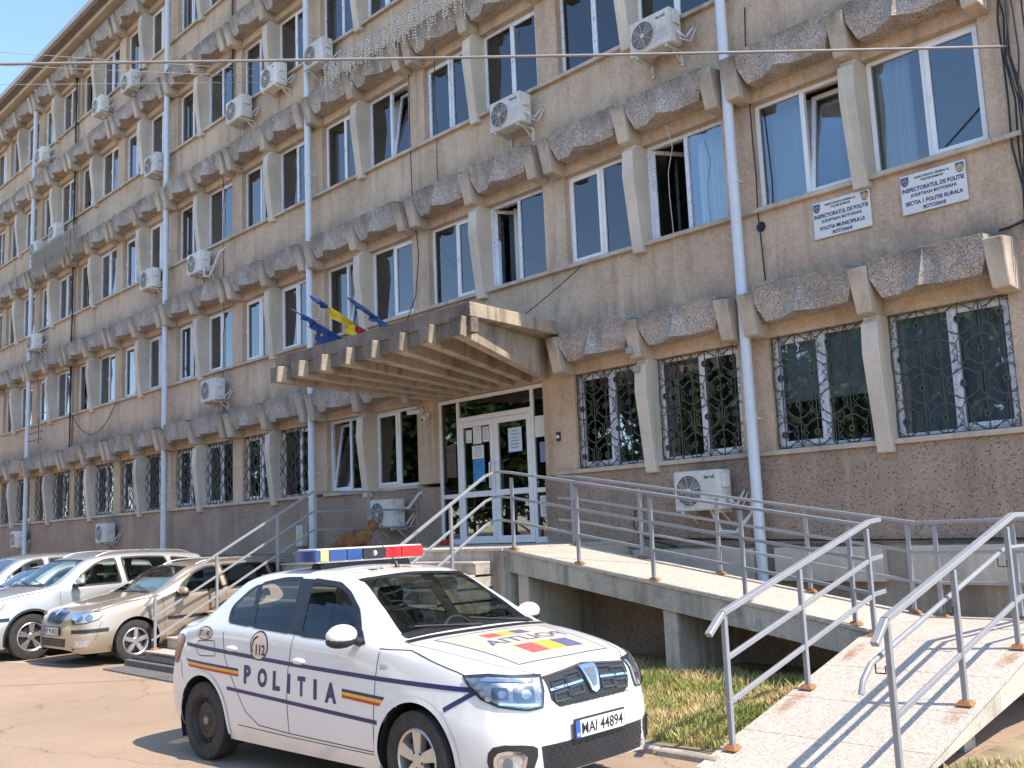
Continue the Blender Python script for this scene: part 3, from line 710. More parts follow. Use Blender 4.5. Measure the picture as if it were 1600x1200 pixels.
# ------------------------------------------------------------------ cars: lofted bodies, cut windows and arches, fittings laid on the surface
def pchip(kn):
    kn = sorted(kn); xs = [k[0] for k in kn]; ys = [k[1] for k in kn]; n = len(xs)
    h = [xs[i+1]-xs[i] for i in range(n-1)]; d = [(ys[i+1]-ys[i])/h[i] for i in range(n-1)]
    m = [0.0]*n; m[0] = d[0]; m[-1] = d[-1]
    for i in range(1, n-1):
        if d[i-1]*d[i] <= 0: m[i] = 0
        else:
            w1 = 2*h[i]+h[i-1]; w2 = h[i]+2*h[i-1]; m[i] = (w1+w2)/(w1/d[i-1]+w2/d[i])
    def f(x):
        x = min(max(x, xs[0]), xs[-1]); i = 0
        while i < n-2 and x > xs[i+1]: i += 1
        t = (x-xs[i])/h[i]; t2 = t*t; t3 = t2*t
        return (2*t3-3*t2+1)*ys[i]+(t3-2*t2+t)*h[i]*m[i]+(-2*t3+3*t2)*ys[i+1]+(t3-t2)*h[i]*m[i+1]
    return f
def inpoly(p, poly):
    x, y = p; c = False; n = len(poly)
    for i in range(n):
        x0, y0 = poly[i]; x1, y1 = poly[i-1]
        if (y0 > y) != (y1 > y) and x < (x1-x0)*(y-y0)/(y1-y0)+x0: c = not c
    return c
def resample(poly, step, closed=True):
    out = []; n = len(poly)
    for i in range(n if closed else n-1):
        a = Vector(poly[i]); b = Vector(poly[(i+1) % n]); k = max(1, int((b-a).length/step+.5))
        out += [tuple(a+(b-a)*q/k) for q in range(k)]
    if not closed: out.append(tuple(poly[-1]))
    return out
def smoothpoly(poly, it=2):
    for _ in range(it):
        o = []
        for i in range(len(poly)):
            a = Vector(poly[i]); b = Vector(poly[(i+1) % len(poly)]); o += [tuple(a*.75+b*.25), tuple(a*.25+b*.75)]
        poly = o
    return poly

def rounded(poly, r=.035):
    out = []; n = len(poly)
    for i in range(n):
        p = Vector(poly[i]); a = Vector(poly[i-1])-p; b = Vector(poly[(i+1) % n])-p
        k = min(r, a.length*.45, b.length*.45); p0 = p+a.normalized()*k; p1 = p+b.normalized()*k
        for t in (0, .33, .67, 1): out.append(tuple((p0*(1-t)+p*t)*(1-t)+(p*(1-t)+p1*t)*t))
    return out
class Car:
    def __init__(s, name, label, loc, rot, sp, paint, step=.022):
        s.sp = sp; s.root = thing(name, label, 'car', loc, rot); s.paint = paint
        s.body(step)
    def P(s, me, name, parent=None):
        return lk(bpy.data.objects.new(name, me), parent or s.root)
    def body(s, step):
        sp = s.sp; f = {k: pchip(sp[k]) for k in ('w', 'zb', 'zt', 'zS', 'yS', 'zR', 'yR')}
        xf, xr = sp['w'][0][0], sp['w'][-1][0]; xf, xr = max(xf, xr), min(xf, xr)
        xs = set(sp['marks'])
        n = int((xf-xr)/step)
        for i in range(n+1): xs.add(xr+(xf-xr)*i/n)
        for i in range(14): xs.add(xf-.16*(i/14)**2.2); xs.add(xr+.14*(i/14)**2.2)
        xs = sorted(xs); o = [xs[0]]
        for x in xs[1:]:
            if x-o[-1] > .002 or x in sp['marks']: o.append(x)
        xs = o; SUB = 9; T = []
        rows = []
        for x in xs:
            w, zb, zt, zS, yS, zR, yR = (f[k](x) for k in ('w', 'zb', 'zt', 'zS', 'yS', 'zR', 'yR'))
            zm = zb+(zS-zb)*.5; bow = .016 if zR-zS > .1 else .004
            c = [(w-.055, zb), (w-.012, zb+(zm-zb)*.35), (w, zm), (w*.4+yS*.6+.006 if yS < w else w, zS-(zS-zm)*.30), (yS, zS),
                 ((yS+yR)/2+bow, (zS+zR)/2), (yR, zR), (yR*.62, zR+(zt-zR)*.72), (0, zt)]
            c = [(2*c[0][0]-c[1][0], 2*c[0][1]-c[1][1])]+c+[(-c[7][0], c[7][1])]
            r = []
            for i in range(8):
                p0, p1, p2, p3 = c[i:i+4]
                for q in range(SUB+(1 if i == 7 else 0)):
                    t = q/SUB; t2 = t*t; t3 = t2*t; tn = .42
                    a = [-tn*t3+2*tn*t2-tn*t, (2-tn)*t3+(tn-3)*t2+1, (tn-2)*t3+(3-2*tn)*t2+tn*t, tn*t3-tn*t2]
                    r.append((sum(k*p[0] for k, p in zip(a, (p0, p1, p2, p3))), sum(k*p[1] for k, p in zip(a, (p0, p1, p2, p3)))))
            r[-1] = (0, r[-1][1]); rows.append(r)
        nt = len(rows[0]); V = []
        for x, r in zip(xs, rows):
            V += [(x, -y, z) for y, z in r]+[(x, y, z) for y, z in r[:-1][::-1]]
        m = 2*nt-1; F = []; keep = {'body': []}; glass = {}
        for i in range(len(xs)-1):
            xc = (xs[i]+xs[i+1])/2
            for k in range(m-1):
                q = (i*m+k, (i+1)*m+k, (i+1)*m+k+1, i*m+k+1); F.append(q)
                T = (k+.5)/SUB if k < nt-1 else (2*(nt-1)-k-.5)/SUB
                cy = sum(V[a][1] for a in q)/4; cz = sum(V[a][2] for a in q)/4; key = 'body'
                for nm, a, b in sp['ends']:
                    if a < xc < b and T > 6+sp.get('pillar', .35): key = nm
                if T > 3.9 and key == 'body':
                    for wi, poly in enumerate(sp['wins']):
                        if inpoly((xc, cz), poly): key = 'w%d%s' % (wi, 'R' if cy < 0 else 'L')
                if cz < .9 and abs(cy) > .4:
                    for ax in (0, -sp['wb']):
                        if (xc-ax)**2+(cz-sp['wr'])**2 < sp['ar']**2: key = 'hole'
                if key == 'hole': continue
                keep.setdefault(key, []).append(q)
        # closing caps at nose and tail
        full = F[:]
        for i in (0, len(xs)-1):
            for k in range(nt-1):
                q = (i*m+k, i*m+k+1, i*m+m-2-k, i*m+m-1-k)
                q = tuple(dict.fromkeys(q)); keep['body'].append(q); full.append(q)
        s.bvh = BVHTree.FromPolygons([Vector(v) for v in V], full)
        s.V = V
        def sub(faces, name, mat):
            used = sorted({a for q in faces for a in q}); mp = {a: i for i, a in enumerate(used)}
            me = bpy.data.meshes.new(name); me.from_pydata([V[a] for a in used], [], [tuple(mp[a] for a in q) for q in faces])
            bm = bmesh.new(); bm.from_mesh(me); bmesh.ops.recalc_face_normals(bm, faces=bm.faces); bm.to_mesh(me); bm.free()
            me.materials.append(mat); me.polygons.foreach_set('use_smooth', [True]*len(me.polygons)); return me
        s.bodyo = s.P(sub(keep.pop('body'), 'body', s.paint), 'body')
        if sp.get('edge', True):
            try: s.bodyo.data.set_sharp_from_angle(angle=.9)
            except Exception: pass
        for k, fs in keep.items():
            nm = {'ws': 'windscreen', 'rw': 'rear_window'}.get(k, 'side_window')
            if k in s.sp.get('ajar', ()):
                fs = [q for q in fs if sum(V[a][2] for a in q)/4 < s.sp['ajar'][k]]
            s.P(sub(fs, nm, M_cglass), nm)
    # ---- projection frames: (u, v) -> ray start, direction
    def ray(s, fr, u, v):
        if fr == 'R': return Vector((u, -4, v)), Vector((0, 1, 0))
        if fr == 'L': return Vector((u, 4, v)), Vector((0, -1, 0))
        if fr == 'T': return Vector((u, v, 4)), Vector((0, 0, -1))
        if fr == 'F': return Vector((4, u, v)), Vector((-1, 0, 0))
        if fr == 'B': return Vector((-8, u, v)), Vector((1, 0, 0))
        o, eu, ev, d = fr; return o+eu*u+ev*v-d*4, d
    def lay(s, pts, faces, fr, off):
        V = []; ok = []
        for u, v in pts:
            o, d = s.ray(fr, u, v); h, n, _, _ = s.bvh.ray_cast(o, d)
            if h is None: V.append((0, 0, 0)); ok.append(False); continue
            if n.dot(d) > 0: n = -n
            V.append(tuple(h+(n*.5-d*.5).normalized()*off)); ok.append(True)
        return V, [f for f in faces if all(ok[i] for i in f)]
    def mesh(s, V, F, name, mat, parent=None, thick=0, smooth=True, smo=.6):
        me = bpy.data.meshes.new(name); me.from_pydata(V, [], F); bm = bmesh.new(); bm.from_mesh(me)
        bmesh.ops.delete(bm, geom=[v for v in bm.verts if not v.link_faces], context='VERTS')
        if thick:
            r = bmesh.ops.solidify(bm, geom=bm.faces[:], thickness=thick)
        bm.to_mesh(me); bm.free(); me.materials.append(mat)
        if smooth: me.polygons.foreach_set('use_smooth', [True]*len(me.polygons)); me.set_sharp_from_angle(angle=smo)
        return s.P(me, name, parent)
    def patch(s, poly, fr, off, name, mat, parent=None, step=.05, thick=0):
        b = resample(poly, step); n = len(b)
        x0 = min(p[0] for p in b); x1 = max(p[0] for p in b); y0 = min(p[1] for p in b); y1 = max(p[1] for p in b)
        inn = []; x = x0+step
        while x < x1:
            y = y0+step
            while y < y1:
                if inpoly((x, y), b) and min((x-q[0])**2+(y-q[1])**2 for q in b) > (step*.5)**2: inn.append((x, y))
                y += step
            x += step
        r = geometry.delaunay_2d_cdt([Vector(p) for p in b+inn], [], [list(range(n))], 1, 1e-6)
        V, F = s.lay([tuple(p) for p in r[0]], [tuple(f) for f in r[2]], fr, off)
        return s.mesh(V, F, name, mat, parent, thick)
    def ribbon(s, path, w, fr, off, name, mat, parent=None, closed=False, step=.03):
        p = resample(path, step, closed); n = len(p); pts = []
        for i in range(n):
            a = Vector(p[i-1] if (closed or i) else p[0]); b = Vector(p[(i+1) % n] if (closed or i < n-1) else p[-1])
            d = (b-a).normalized() if (b-a).length > 1e-9 else Vector((1, 0)); q = Vector((-d.y, d.x))*w/2; c = Vector(p[i]); pts += [tuple(c-q), tuple(c+q)]
        F = [(2*i, 2*((i+1) % n), 2*((i+1) % n)+1, 2*i+1) for i in range(n if closed else n-1)]
        V, F = s.lay(pts, F, fr, off); return s.mesh(V, F, name, mat, parent)
    def text(s, txt, c, w, h, fr, off, name, mat, ux=(1, 0), uy=(0, 1), bold=.0, parent=None):
        v, f = text_fit(txt, w, h, bold)
        pts = [(c[0]+a*ux[0]+b*uy[0], c[1]+a*ux[1]+b*uy[1]) for a, b in v]
        V, F = s.lay(pts, f, fr, off); return s.mesh(V, F, name, mat, parent, smooth=False)
    def box(s, x0, x1, y0, y1, z0, z1, name, mat, parent=None, bevel=.01):
        return s.P(MB().box(x0, x1, y0, y1, z0, z1).mesh(name, mat, bevel=bevel, smooth=.6), name, parent)
    def fittings(s):
        sp = s.sp; fr = {'R': -1, 'L': 1}
        s.P(MB().box(-sp['wb']-.55, .45, -.62, .62, .2, .30).box(-sp['wb']+.42, -.42, -.80, .80, .2, .27).mesh('underbody', M_black), 'underbody')
        for side in fr:
            for poly in sp['wins']:
                s.ribbon(poly, sp.get('trim', .030), side, .004, 'window_trim', M_trim, closed=True)
            for path in sp['gaps']: s.ribbon(path, .007, side, .0015, 'panel_gap', M_gap)
            for ax in (0, -sp['wb']):
                pts = [(ax+math.cos(a)*(sp['ar']+.004), sp['wr']+math.sin(a)*(sp['ar']+.004)) for a in [math.radians(-28+236*i/40) for i in range(41)]]
                s.ribbon([p for p in pts if p[1] > .20], .036, side, .007, 'arch_lip', sp.get('lipmat') or s.paint)
                sg = fr[side]; b = MB(); n = 20; v = []
                for i in range(n+1):
                    a = math.radians(-25+230*i/n); v += [(ax+math.cos(a)*sp['ar']*1.02, sg*.40, sp['wr']+math.sin(a)*sp['ar']*1.02), (ax+math.cos(a)*sp['ar']*1.0, sg*(sp['hw']-.03), sp['wr']+math.sin(a)*sp['ar']*1.0)]
                b.add(v, [(2*i, 2*i+1, 2*i+3, 2*i+2) for i in range(n)]); c0 = len(b.v)
                b.add([(ax, sg*.40, sp['wr'])]+[v[2*i] for i in range(n+1)], [(0, i+1, i+2) for i in range(n)])
                s.P(b.mesh('wheel_well', M_black), 'wheel_well')
            for h in sp.get('handles', ()):
                o, d = s.ray(side, *h); hit = s.bvh.ray_cast(o, d)[0]
                if hit: s.P(MB().ball((hit.x, hit.y, hit.z), 1, 12, 8, (.085, .028, .024)).mesh('door_handle', s.paint, 3), 'door_handle')
            if 'mirror' in sp:
                mx, my, mz = sp['mirror']; sg = fr[side]
                b = MB().ball((mx, sg*my, mz), 1, 16, 10, (.075, .125, .075))
                for i, p in enumerate(b.v):
                    if p[0] < mx-.03: b.v[i] = (mx-.03, p[1], p[2])
                mo = s.P(b.mesh('mirror', sp.get('mirmat') or s.paint, .9), 'mirror')
                s.P(MB().ball((mx-.005, sg*my, mz-.035), 1, 14, 8, (.072, .128, .055)).mesh('mirror_base', M_black, .9), 'mirror_base', mo)
                s.P(MB().tube([(mx+.02, sg*(my-.09), mz-.04), (mx+.01, sg*(my-.20), mz-.075)], [.028, .04], 8).mesh('mirror_arm', M_black, .9), 'mirror_arm', mo)
        # seams round windscreen and rear window
        for nm, a, b in sp['ends']:
            e = .012
        # interior
        di = sp['cab']   # x of dashboard, x of front seats, x of rear seat, seat height
        s.P(MB().prism([(di[0], .70), (di[0]+.30, di[3]+.42), (di[0]+.05, di[3]+.47), (di[0]-.18, di[3]+.42), (di[0]-.2, .70)], -.66, .66, 'y').mesh('dashboard', M_int, bevel=.02), 'dashboard')
        for yy in (-.36, .36):
            z = di[3]; x = di[1]; b = MB()
            b.box(x-.25, x+.27, yy-.25, yy+.25, z-.12, z+.02); b.hexa([(x-.38, yy-.24, z), (x-.22, yy-.24, z), (x-.22, yy+.24, z), (x-.38, yy+.24, z), (x-.52, yy-.20, z+.58), (x-.40, yy-.20, z+.58), (x-.40, yy+.20, z+.58), (x-.52, yy+.20, z+.58)])
            b.box(x-.54, x-.45, yy-.13, yy+.13, z+.62, z+.78); s.P(b.mesh('seat', M_int, bevel=.03), 'seat')
        x = di[2]; z = di[3]; b = MB(); b.box(x-.2, x+.28, -.62, .62, z-.1, z+.03); b.hexa([(x-.34, -.62, z), (x-.2, -.62, z), (x-.2, .62, z), (x-.34, .62, z), (x-.52, -.58, z+.56), (x-.42, -.58, z+.56), (x-.42, .58, z+.56), (x-.52, .58, z+.56)])
        s.P(b.mesh('rear_bench', M_int, bevel=.03), 'rear_bench')
        x = di[0]-.22; z = di[3]+.38
        pts = [Vector((x-.08*math.sin(a), .36+.18*math.cos(a), z+.17*math.sin(a))) for a in [2*math.pi*i/24 for i in range(25)]]
        s.P(MB().tube(pts, .014, 8).tube([(x, .2, z), (x, .52, z)], .012, 6).tube([(x+.12, .36, z-.03), (x, .36, z)], .03, 8).mesh('steering_wheel', M_int, 3), 'steering_wheel')
        s.P(MB().box(-sp['wb']-.1, .2, -.70, .70, .28, .32).mesh('cabin_floor', M_int), 'cabin_floor')
    def wheels(s, kind='alloy', rear=None, turn=0.0):
        sp = s.sp
        for ax, kd in ((0, kind), (-sp['wb'], rear or kind)):
            for sg in (-1, 1):
                w = bpy.data.objects.new('wheel', None); w.location = (ax, sg*(sp['hw']-.115), sp['wr']); w.rotation_euler = (0, 0, (math.pi if sg > 0 else 0)+(turn if ax == 0 else 0)); lk(w, s.root)
                for nm, me in wheel_meshes(kd, sp['wr']): lk(bpy.data.objects.new(nm, me), w)
    def plate(s, x, z, txt, y=0, w=.53, tilt=0.0, frame=True, eu=True):
        b = MB().box(-.012, .0, -w/2, w/2, -.065, .065).mesh('number_plate', M_black, bevel=.004)
        p = s.P(b, 'number_plate'); p.location = (x, y, z); p.rotation_euler = (0, tilt, 0)
        f = MB().add([(.002, -w/2+.012, -.053), (.002, w/2-.012, -.053), (.002, w/2-.012, .053), (.002, -w/2+.012, .053)], [(0, 1, 2, 3)]).mesh('plate_face', M_plate); s.P(f, 'plate_face', p)
        if eu:
            f = MB().add([(.0035, -w/2+.012, -.053), (.0035, -w/2+.057, -.053), (.0035, -w/2+.057, .053), (.0035, -w/2+.012, .053)], [(0, 1, 2, 3)]).mesh('plate_band', M_pblue); s.P(f, 'plate_band', p)
            v, ff = text_fit('RO', .026, .022, .02); s.P(MB().add([(.005, -w/2+.0345+a, -.033+c) for a, c in v], ff).mesh('plate_text', M_white), 'plate_text', p)
        if not txt: return p
        cx = .02; tw = w-.10
        v, ff = text_fit(txt, tw, .072, .012); s.P(MB().add([(.005, cx+a, c) for a, c in v], ff).mesh('plate_text', M_ink), 'plate_text', p)
        return p

_wm = {}
def wheel_meshes(kind, R):
    key = (kind, R)
    if key in _wm: return _wm[key]
    r = R*.645; t = .098
    prof = [(r, -.075), (r+.012, -.092), (r+(R-r)*.55, -t), (R-.012, -.088), (R-.002, -.066)]
    for yv in (-.045, -.02, .005, .03): prof += [(R, yv-.012), (R, yv+.006), (R-.008, yv+.008), (R-.008, yv+.012)]
    prof += [(R-.002, .066), (R-.012, .088), (r+(R-r)*.55, t), (r+.012, .092), (r, .075)]
    tb = MB().lathe(prof, 56)
    for i in range(56):      # shoulder blocks of the tread
        a = 2*math.pi*(i+.5)/56; ca, sa = math.cos(a), math.sin(a)
        for ys in (-.086, .056): tb.bar(((R-.014)*ca, ys, (R-.014)*sa), ((R-.014)*ca, ys+.03, (R-.014)*sa), .026, .022, up=(ca, 0, sa))
    tyre = tb.mesh('tyre', M_tyre, .7)
    out = [('tyre', tyre)]
    if kind == 'steel':
        rim = MB().lathe([(r+.004, -.078), (r-.012, -.084), (r-.022, -.060), (r-.03, -.035), (r*.78, -.040), (r*.70, -.058), (r*.52, -.066), (r*.42, -.05), (r*.30, -.05), (r*.26, -.06), (.03, -.06), (0.001, -.06)], 48).mesh('rim', M_steel, .6)
        out.append(('rim', rim)); h = MB()
        for i in range(16):
            a = 2*math.pi*i/16; c = Vector((math.cos(a)*r*.80, -.0455, math.sin(a)*r*.80)); e = Vector((-math.sin(a), 0, math.cos(a))); q = Vector((math.cos(a), -.1, math.sin(a)))
            h.add([c+e*.016*math.cos(k*math.pi/4)+q*.012*math.sin(k*math.pi/4) for k in range(8)], [tuple(range(8))])
        out.append(('rim_holes', h.mesh('rim_holes', M_black)))
        out.append(('hub', MB().lathe([(.034, -.05), (.034, -.072), (.028, -.078), (.001, -.078)], 20).mesh('hub', simple('dirty_hub', (.25, .22, .19), .5, .4), .6)))
    else:
        nS = {'alloy': 5, 'five': 5, 'twin': 5, 'multi': 9}[kind]
        b = MB().lathe([(r+.004, -.076), (r-.010, -.086), (r-.022, -.078), (r-.03, -.03), (r-.04, .06)], 48)
        b.lathe([(.062, -.03), (.062, -.070), (.05, -.078), (.001, -.078)], 24)
        for i in range(nS):
            a0 = 2*math.pi*i/nS+.3
            for da in ((-.13, .13) if kind == 'twin' else (0,)):
                a = a0+da; ca, sa = math.cos(a), math.sin(a); e = Vector((-sa, 0, ca)); w0, w1 = {'alloy': (.036, .046), 'five': (.036, .030), 'twin': (.014, .018), 'multi': (.014, .02)}[kind]
                w1 *= R/.31; p0 = Vector((ca*.04, 0, sa*.04)); p1 = Vector((ca*(r-.014), 0, sa*(r-.014))); Y = Vector((0, 1, 0))
                pm = (p0+p1)/2
                b.hexa([p0-e*w0+Y*-.03, p1-e*w1*1.1+Y*-.03, p1+e*w1*1.1+Y*-.03, p0+e*w0+Y*-.03, p0-e*w0*.8-Y*.074, p1-e*w1-Y*.078, p1+e*w1-Y*.078, p0+e*w0*.8-Y*.074])
        out.append(('rim', b.mesh('rim', M_alloy, .5, bevel=0)))
        d = MB()
        for i in range(5):
            a = 2*math.pi*i/5+.93; c = (math.cos(a)*.052, -.079, math.sin(a)*.052); d.lathe([(.009, -.0), (.009, -.003), (.001, -.003)], 10, 'y', (c[0], c[1]+.002, c[2]))
        out.append(('wheel_nuts', d.mesh('wheel_nuts', M_black)))
        out.append(('brake_disc', MB().lathe([(.001, .0), (r*.72, .0), (r*.72, .012)], 32).mesh('brake_disc', simple('brake_steel', (.16, .15, .14), .5, .6))))
        out.append(('rim_back', MB().lathe([(.001, .05), (r-.03, .05)], 32).mesh('rim_back', M_black)))
    _wm[key] = out; return out

# materials of the cars
def mk_paint(name, col, metal=0.0, rough=.32, dust=(.42, .34, .26), flake=False, dz=.55, amt=.35):
    t = NT(name); P = t.pos(obj=True); z = t.n('SeparateXYZ', Vector=P).outputs[2]
    d = t.math('MULTIPLY', t.ramp(t.noise(3.2, 6, .7, P), [(.35, 0), (.75, 1)]), t.n('MapRange', Value=z, i1=dz, i2=.2, i3=0.0, i4=1.0).outputs[0], True)
    c = t.mix(t.math('MULTIPLY', d, amt), t.mix(t.noise(2.0, 3, .5, P), tuple(k*.97 for k in col), col), dust)
    if flake:
        vo = t.n('TexVoronoi', Vector=P, Scale=900.); c = t.mix(.12, c, vo.outputs['Color'], 'SOFT_LIGHT')
    MAT[name] = t.fin(c, rough, metal, Coat_Weight=.8, Coat_Roughness=.06); return MAT[name]
M_white_paint = mk_paint('white_car_paint', (.70, .69, .67))
M_tan = mk_paint('tan_metallic_paint', (.46, .37, .27), .55, .35, flake=True)
M_silver = mk_paint('silver_metallic_paint', (.56, .56, .55), .6, .34, flake=True)
M_grey = mk_paint('grey_metallic_paint', (.40, .41, .42), .6, .34, flake=True)
M_cream = mk_paint('cream_car_paint', (.62, .60, .54), .2, .34)
M_cglass = mk_glass('car_glass', (.72, .82, .77), .38, 0.0)
M_trim = simple('window_rubber', (.018, .018, .02), .45, var=.15)
M_gap = simple('panel_gap_rubber', (.05, .05, .05), .8)  # dark strips for the joints between body panels
M_int = simple('car_interior', (.045, .045, .047), .7, var=.2)
M_tyre = simple('tyre_rubber', (.035, .033, .031), .8, var=.3, scale=14, obj=True)
M_steel = simple('black_steel_wheel', (.05, .042, .036), .55, .3, var=.3)
M_alloy = simple('alloy_silver', (.55, .54, .52), .32, .75, var=.06)
M_chrome = simple('chrome', (.75, .76, .78), .12, 1.0, var=.03)
M_lamp = simple('lamp_reflector', (.50, .50, .49), .38, .55, var=.35, scale=26, obj=True)
M_lampd = simple('lamp_housing', (.20, .21, .22), .3, .5)
def mk_lens(name, col, tr): 
    t = NT(name); MAT[name] = t.fin(col, .06, 0.0, Coat_Weight=1.0); return MAT[name]
M_red = simple('red_lens', (.22, .004, .006), .3, var=.3, obj=True, scale=14, Specular_IOR_Level=.3)
M_redbar = mk_lens('red_beacon_lens', (.55, .012, .02), 0); M_bluebar = mk_lens('blue_beacon_lens', (.015, .065, .22), 0)
M_amber = mk_lens('yellowed_lens', (.50, .42, .20), 0)
M_clear = mk_glass('headlamp_cover', (.93, .95, .96), .5, 0.0)
M_plate = simple('plate_white', (.74, .73, .70), .45, var=.04)
M_pblue = simple('plate_blue', (.02, .10, .46), .45); M_white = simple('print_white', (.8, .8, .8), .5, var=.03); M_ink = simple('print_black', (.02, .02, .025), .5)
M_dblue = simple('decal_navy', (.018, .022, .10), .35, var=.1); M_dyel = simple('decal_yellow', (.72, .42, .02), .35, var=.05); M_dred = simple('decal_red', (.48, .025, .02), .35, var=.05)
M_dsalm = simple('decal_salmon', (.70, .54, .43), .45, var=.12, scale=8)
M_fade = simple('faded_cream_film', (.60, .49, .345), .5, var=.06); M_fblue = simple('faded_blue_film', (.12, .12, .22), .5); M_fred = simple('faded_red_film', (.55, .11, .11), .5); M_fyel = simple('faded_yellow_film', (.66, .40, .06), .5)

# ---------------- police saloon
LOG = dict(
    w=[(0.845, 0.3), (0.83, 0.46), (0.79, 0.6), (0.72, 0.71), (0.58, 0.79), (0.35, 0.838), (0, 0.858), (-0.5, 0.862), (-2.5, 0.862), (-2.9, 0.852), (-3.15, 0.815), (-3.32, 0.73), (-3.4, 0.58), (-3.43, 0.36)],
    zb=[(0.845, 0.25), (0.7, 0.19), (0.4, 0.19), (-2.6, 0.21), (-3.1, 0.24), (-3.43, 0.36)],
    zt=[(0.845, 0.62), (0.82, 0.74), (0.79, 0.815), (0.75, 0.862), (0.7, 0.886), (0.6, 0.918), (0.4, 0.968), (0.2, 1.005), (0, 1.034), (-0.2, 1.056), (-0.26, 1.075), (-0.6, 1.275), (-0.95, 1.465), (-1.08, 1.5), (-1.4, 1.53), (-1.75, 1.536), (-2.1, 1.52), (-2.36, 1.478), (-2.46, 1.44), (-2.86, 1.185), (-2.94, 1.142), (-3.1, 1.132), (-3.28, 1.118), (-3.38, 1.07), (-3.43, 0.97)],
    zR=[(0.845, 0.6), (0.79, 0.785), (0.7, 0.858), (0.6, 0.892), (0.4, 0.938), (0.2, 0.975), (0, 1.006), (-0.2, 1.03), (-0.26, 1.045), (-0.6, 1.24), (-0.95, 1.425), (-1.08, 1.452), (-1.4, 1.48), (-1.75, 1.484), (-2.1, 1.468), (-2.36, 1.425), (-2.46, 1.385), (-2.86, 1.135), (-2.94, 1.1), (-3.1, 1.085), (-3.28, 1.065), (-3.38, 1.01), (-3.43, 0.92)],
    zS=[(0.845, 0.56), (0.79, 0.7), (0.7, 0.775), (0.6, 0.825), (0.4, 0.876), (0.2, 0.915), (0, 0.945), (-0.3, 0.985), (-1, 1.015), (-2, 1.055), (-2.5, 1.065), (-2.8, 1.05), (-3.05, 1.02), (-3.25, 0.985), (-3.38, 0.94), (-3.43, 0.86)],
    yS=[(0.845, 0.24), (0.82, 0.42), (0.79, 0.53), (0.72, 0.63), (0.58, 0.72), (0.35, 0.772), (0, 0.802), (-0.3, 0.818), (-1, 0.828), (-2.5, 0.828), (-2.9, 0.8), (-3.15, 0.755), (-3.3, 0.68), (-3.4, 0.52), (-3.43, 0.3)],
    yR=[(0.845, 0.18), (0.82, 0.34), (0.79, 0.45), (0.72, 0.54), (0.58, 0.62), (0.35, 0.675), (0, 0.712), (-0.2, 0.725), (-0.26, 0.722), (-0.6, 0.65), (-0.95, 0.575), (-1.2, 0.562), (-2.46, 0.585), (-2.86, 0.655), (-2.94, 0.665), (-3.1, 0.655), (-3.28, 0.575), (-3.38, 0.42), (-3.43, 0.22)],
    marks=(-.26, -.95, -2.46, -2.86), ends=(('ws', -.95, -.26), ('rw', -2.86, -2.46)), pillar=.30,
    wins=[rounded([(-.58, 1.037), (-.74, 1.235), (-.92, 1.355), (-1.07, 1.415), (-1.41, 1.445), (-1.29, 1.058)]),
          rounded([(-1.42, 1.07), (-1.56, 1.453), (-1.80, 1.45), (-2.08, 1.412), (-1.94, 1.10)]),
          rounded([(-1.975, 1.103), (-2.11, 1.402), (-2.22, 1.352), (-2.36, 1.23), (-2.30, 1.125)])],
    gaps=[[(-.36, .98), (-.38, .80), (-.39, .60), (-.41, .32)], [(-1.36, 1.05), (-1.40, .80), (-1.41, .60), (-1.395, .34)], [(-2.33, 1.04), (-2.29, .85), (-2.19, .72), (-2.10, .60), (-1.98, .45), (-1.80, .36), (-1.395, .34)], [(-1.395, .34), (-.41, .32)], [(-.37, 1.0), (-.1, .995), (.35, .885), (.62, .80)],
          [(-2.72, .955), (-2.46, .965), (-2.43, .845), (-2.68, .835), (-2.74, .87), (-2.72, .955)], [(-3.03, .78), (-2.96, .64)]],
    wb=2.634, wr=.312, ar=.382, hw=.862, handles=[(-1.27, .868), (-2.19, .915)], mirror=(-.60, .96, 1.095), cab=(-.55, -1.15, -2.05, .55), ajar={'w0R': 1.275})
PC = Car('police_car', 'white police saloon with roof light bar and blue lettering', (-5.4997, 4.9977, 0), .0643, LOG, M_white_paint, .02)
PC.fittings(); PC.wheels('alloy', 'steel', -.04)
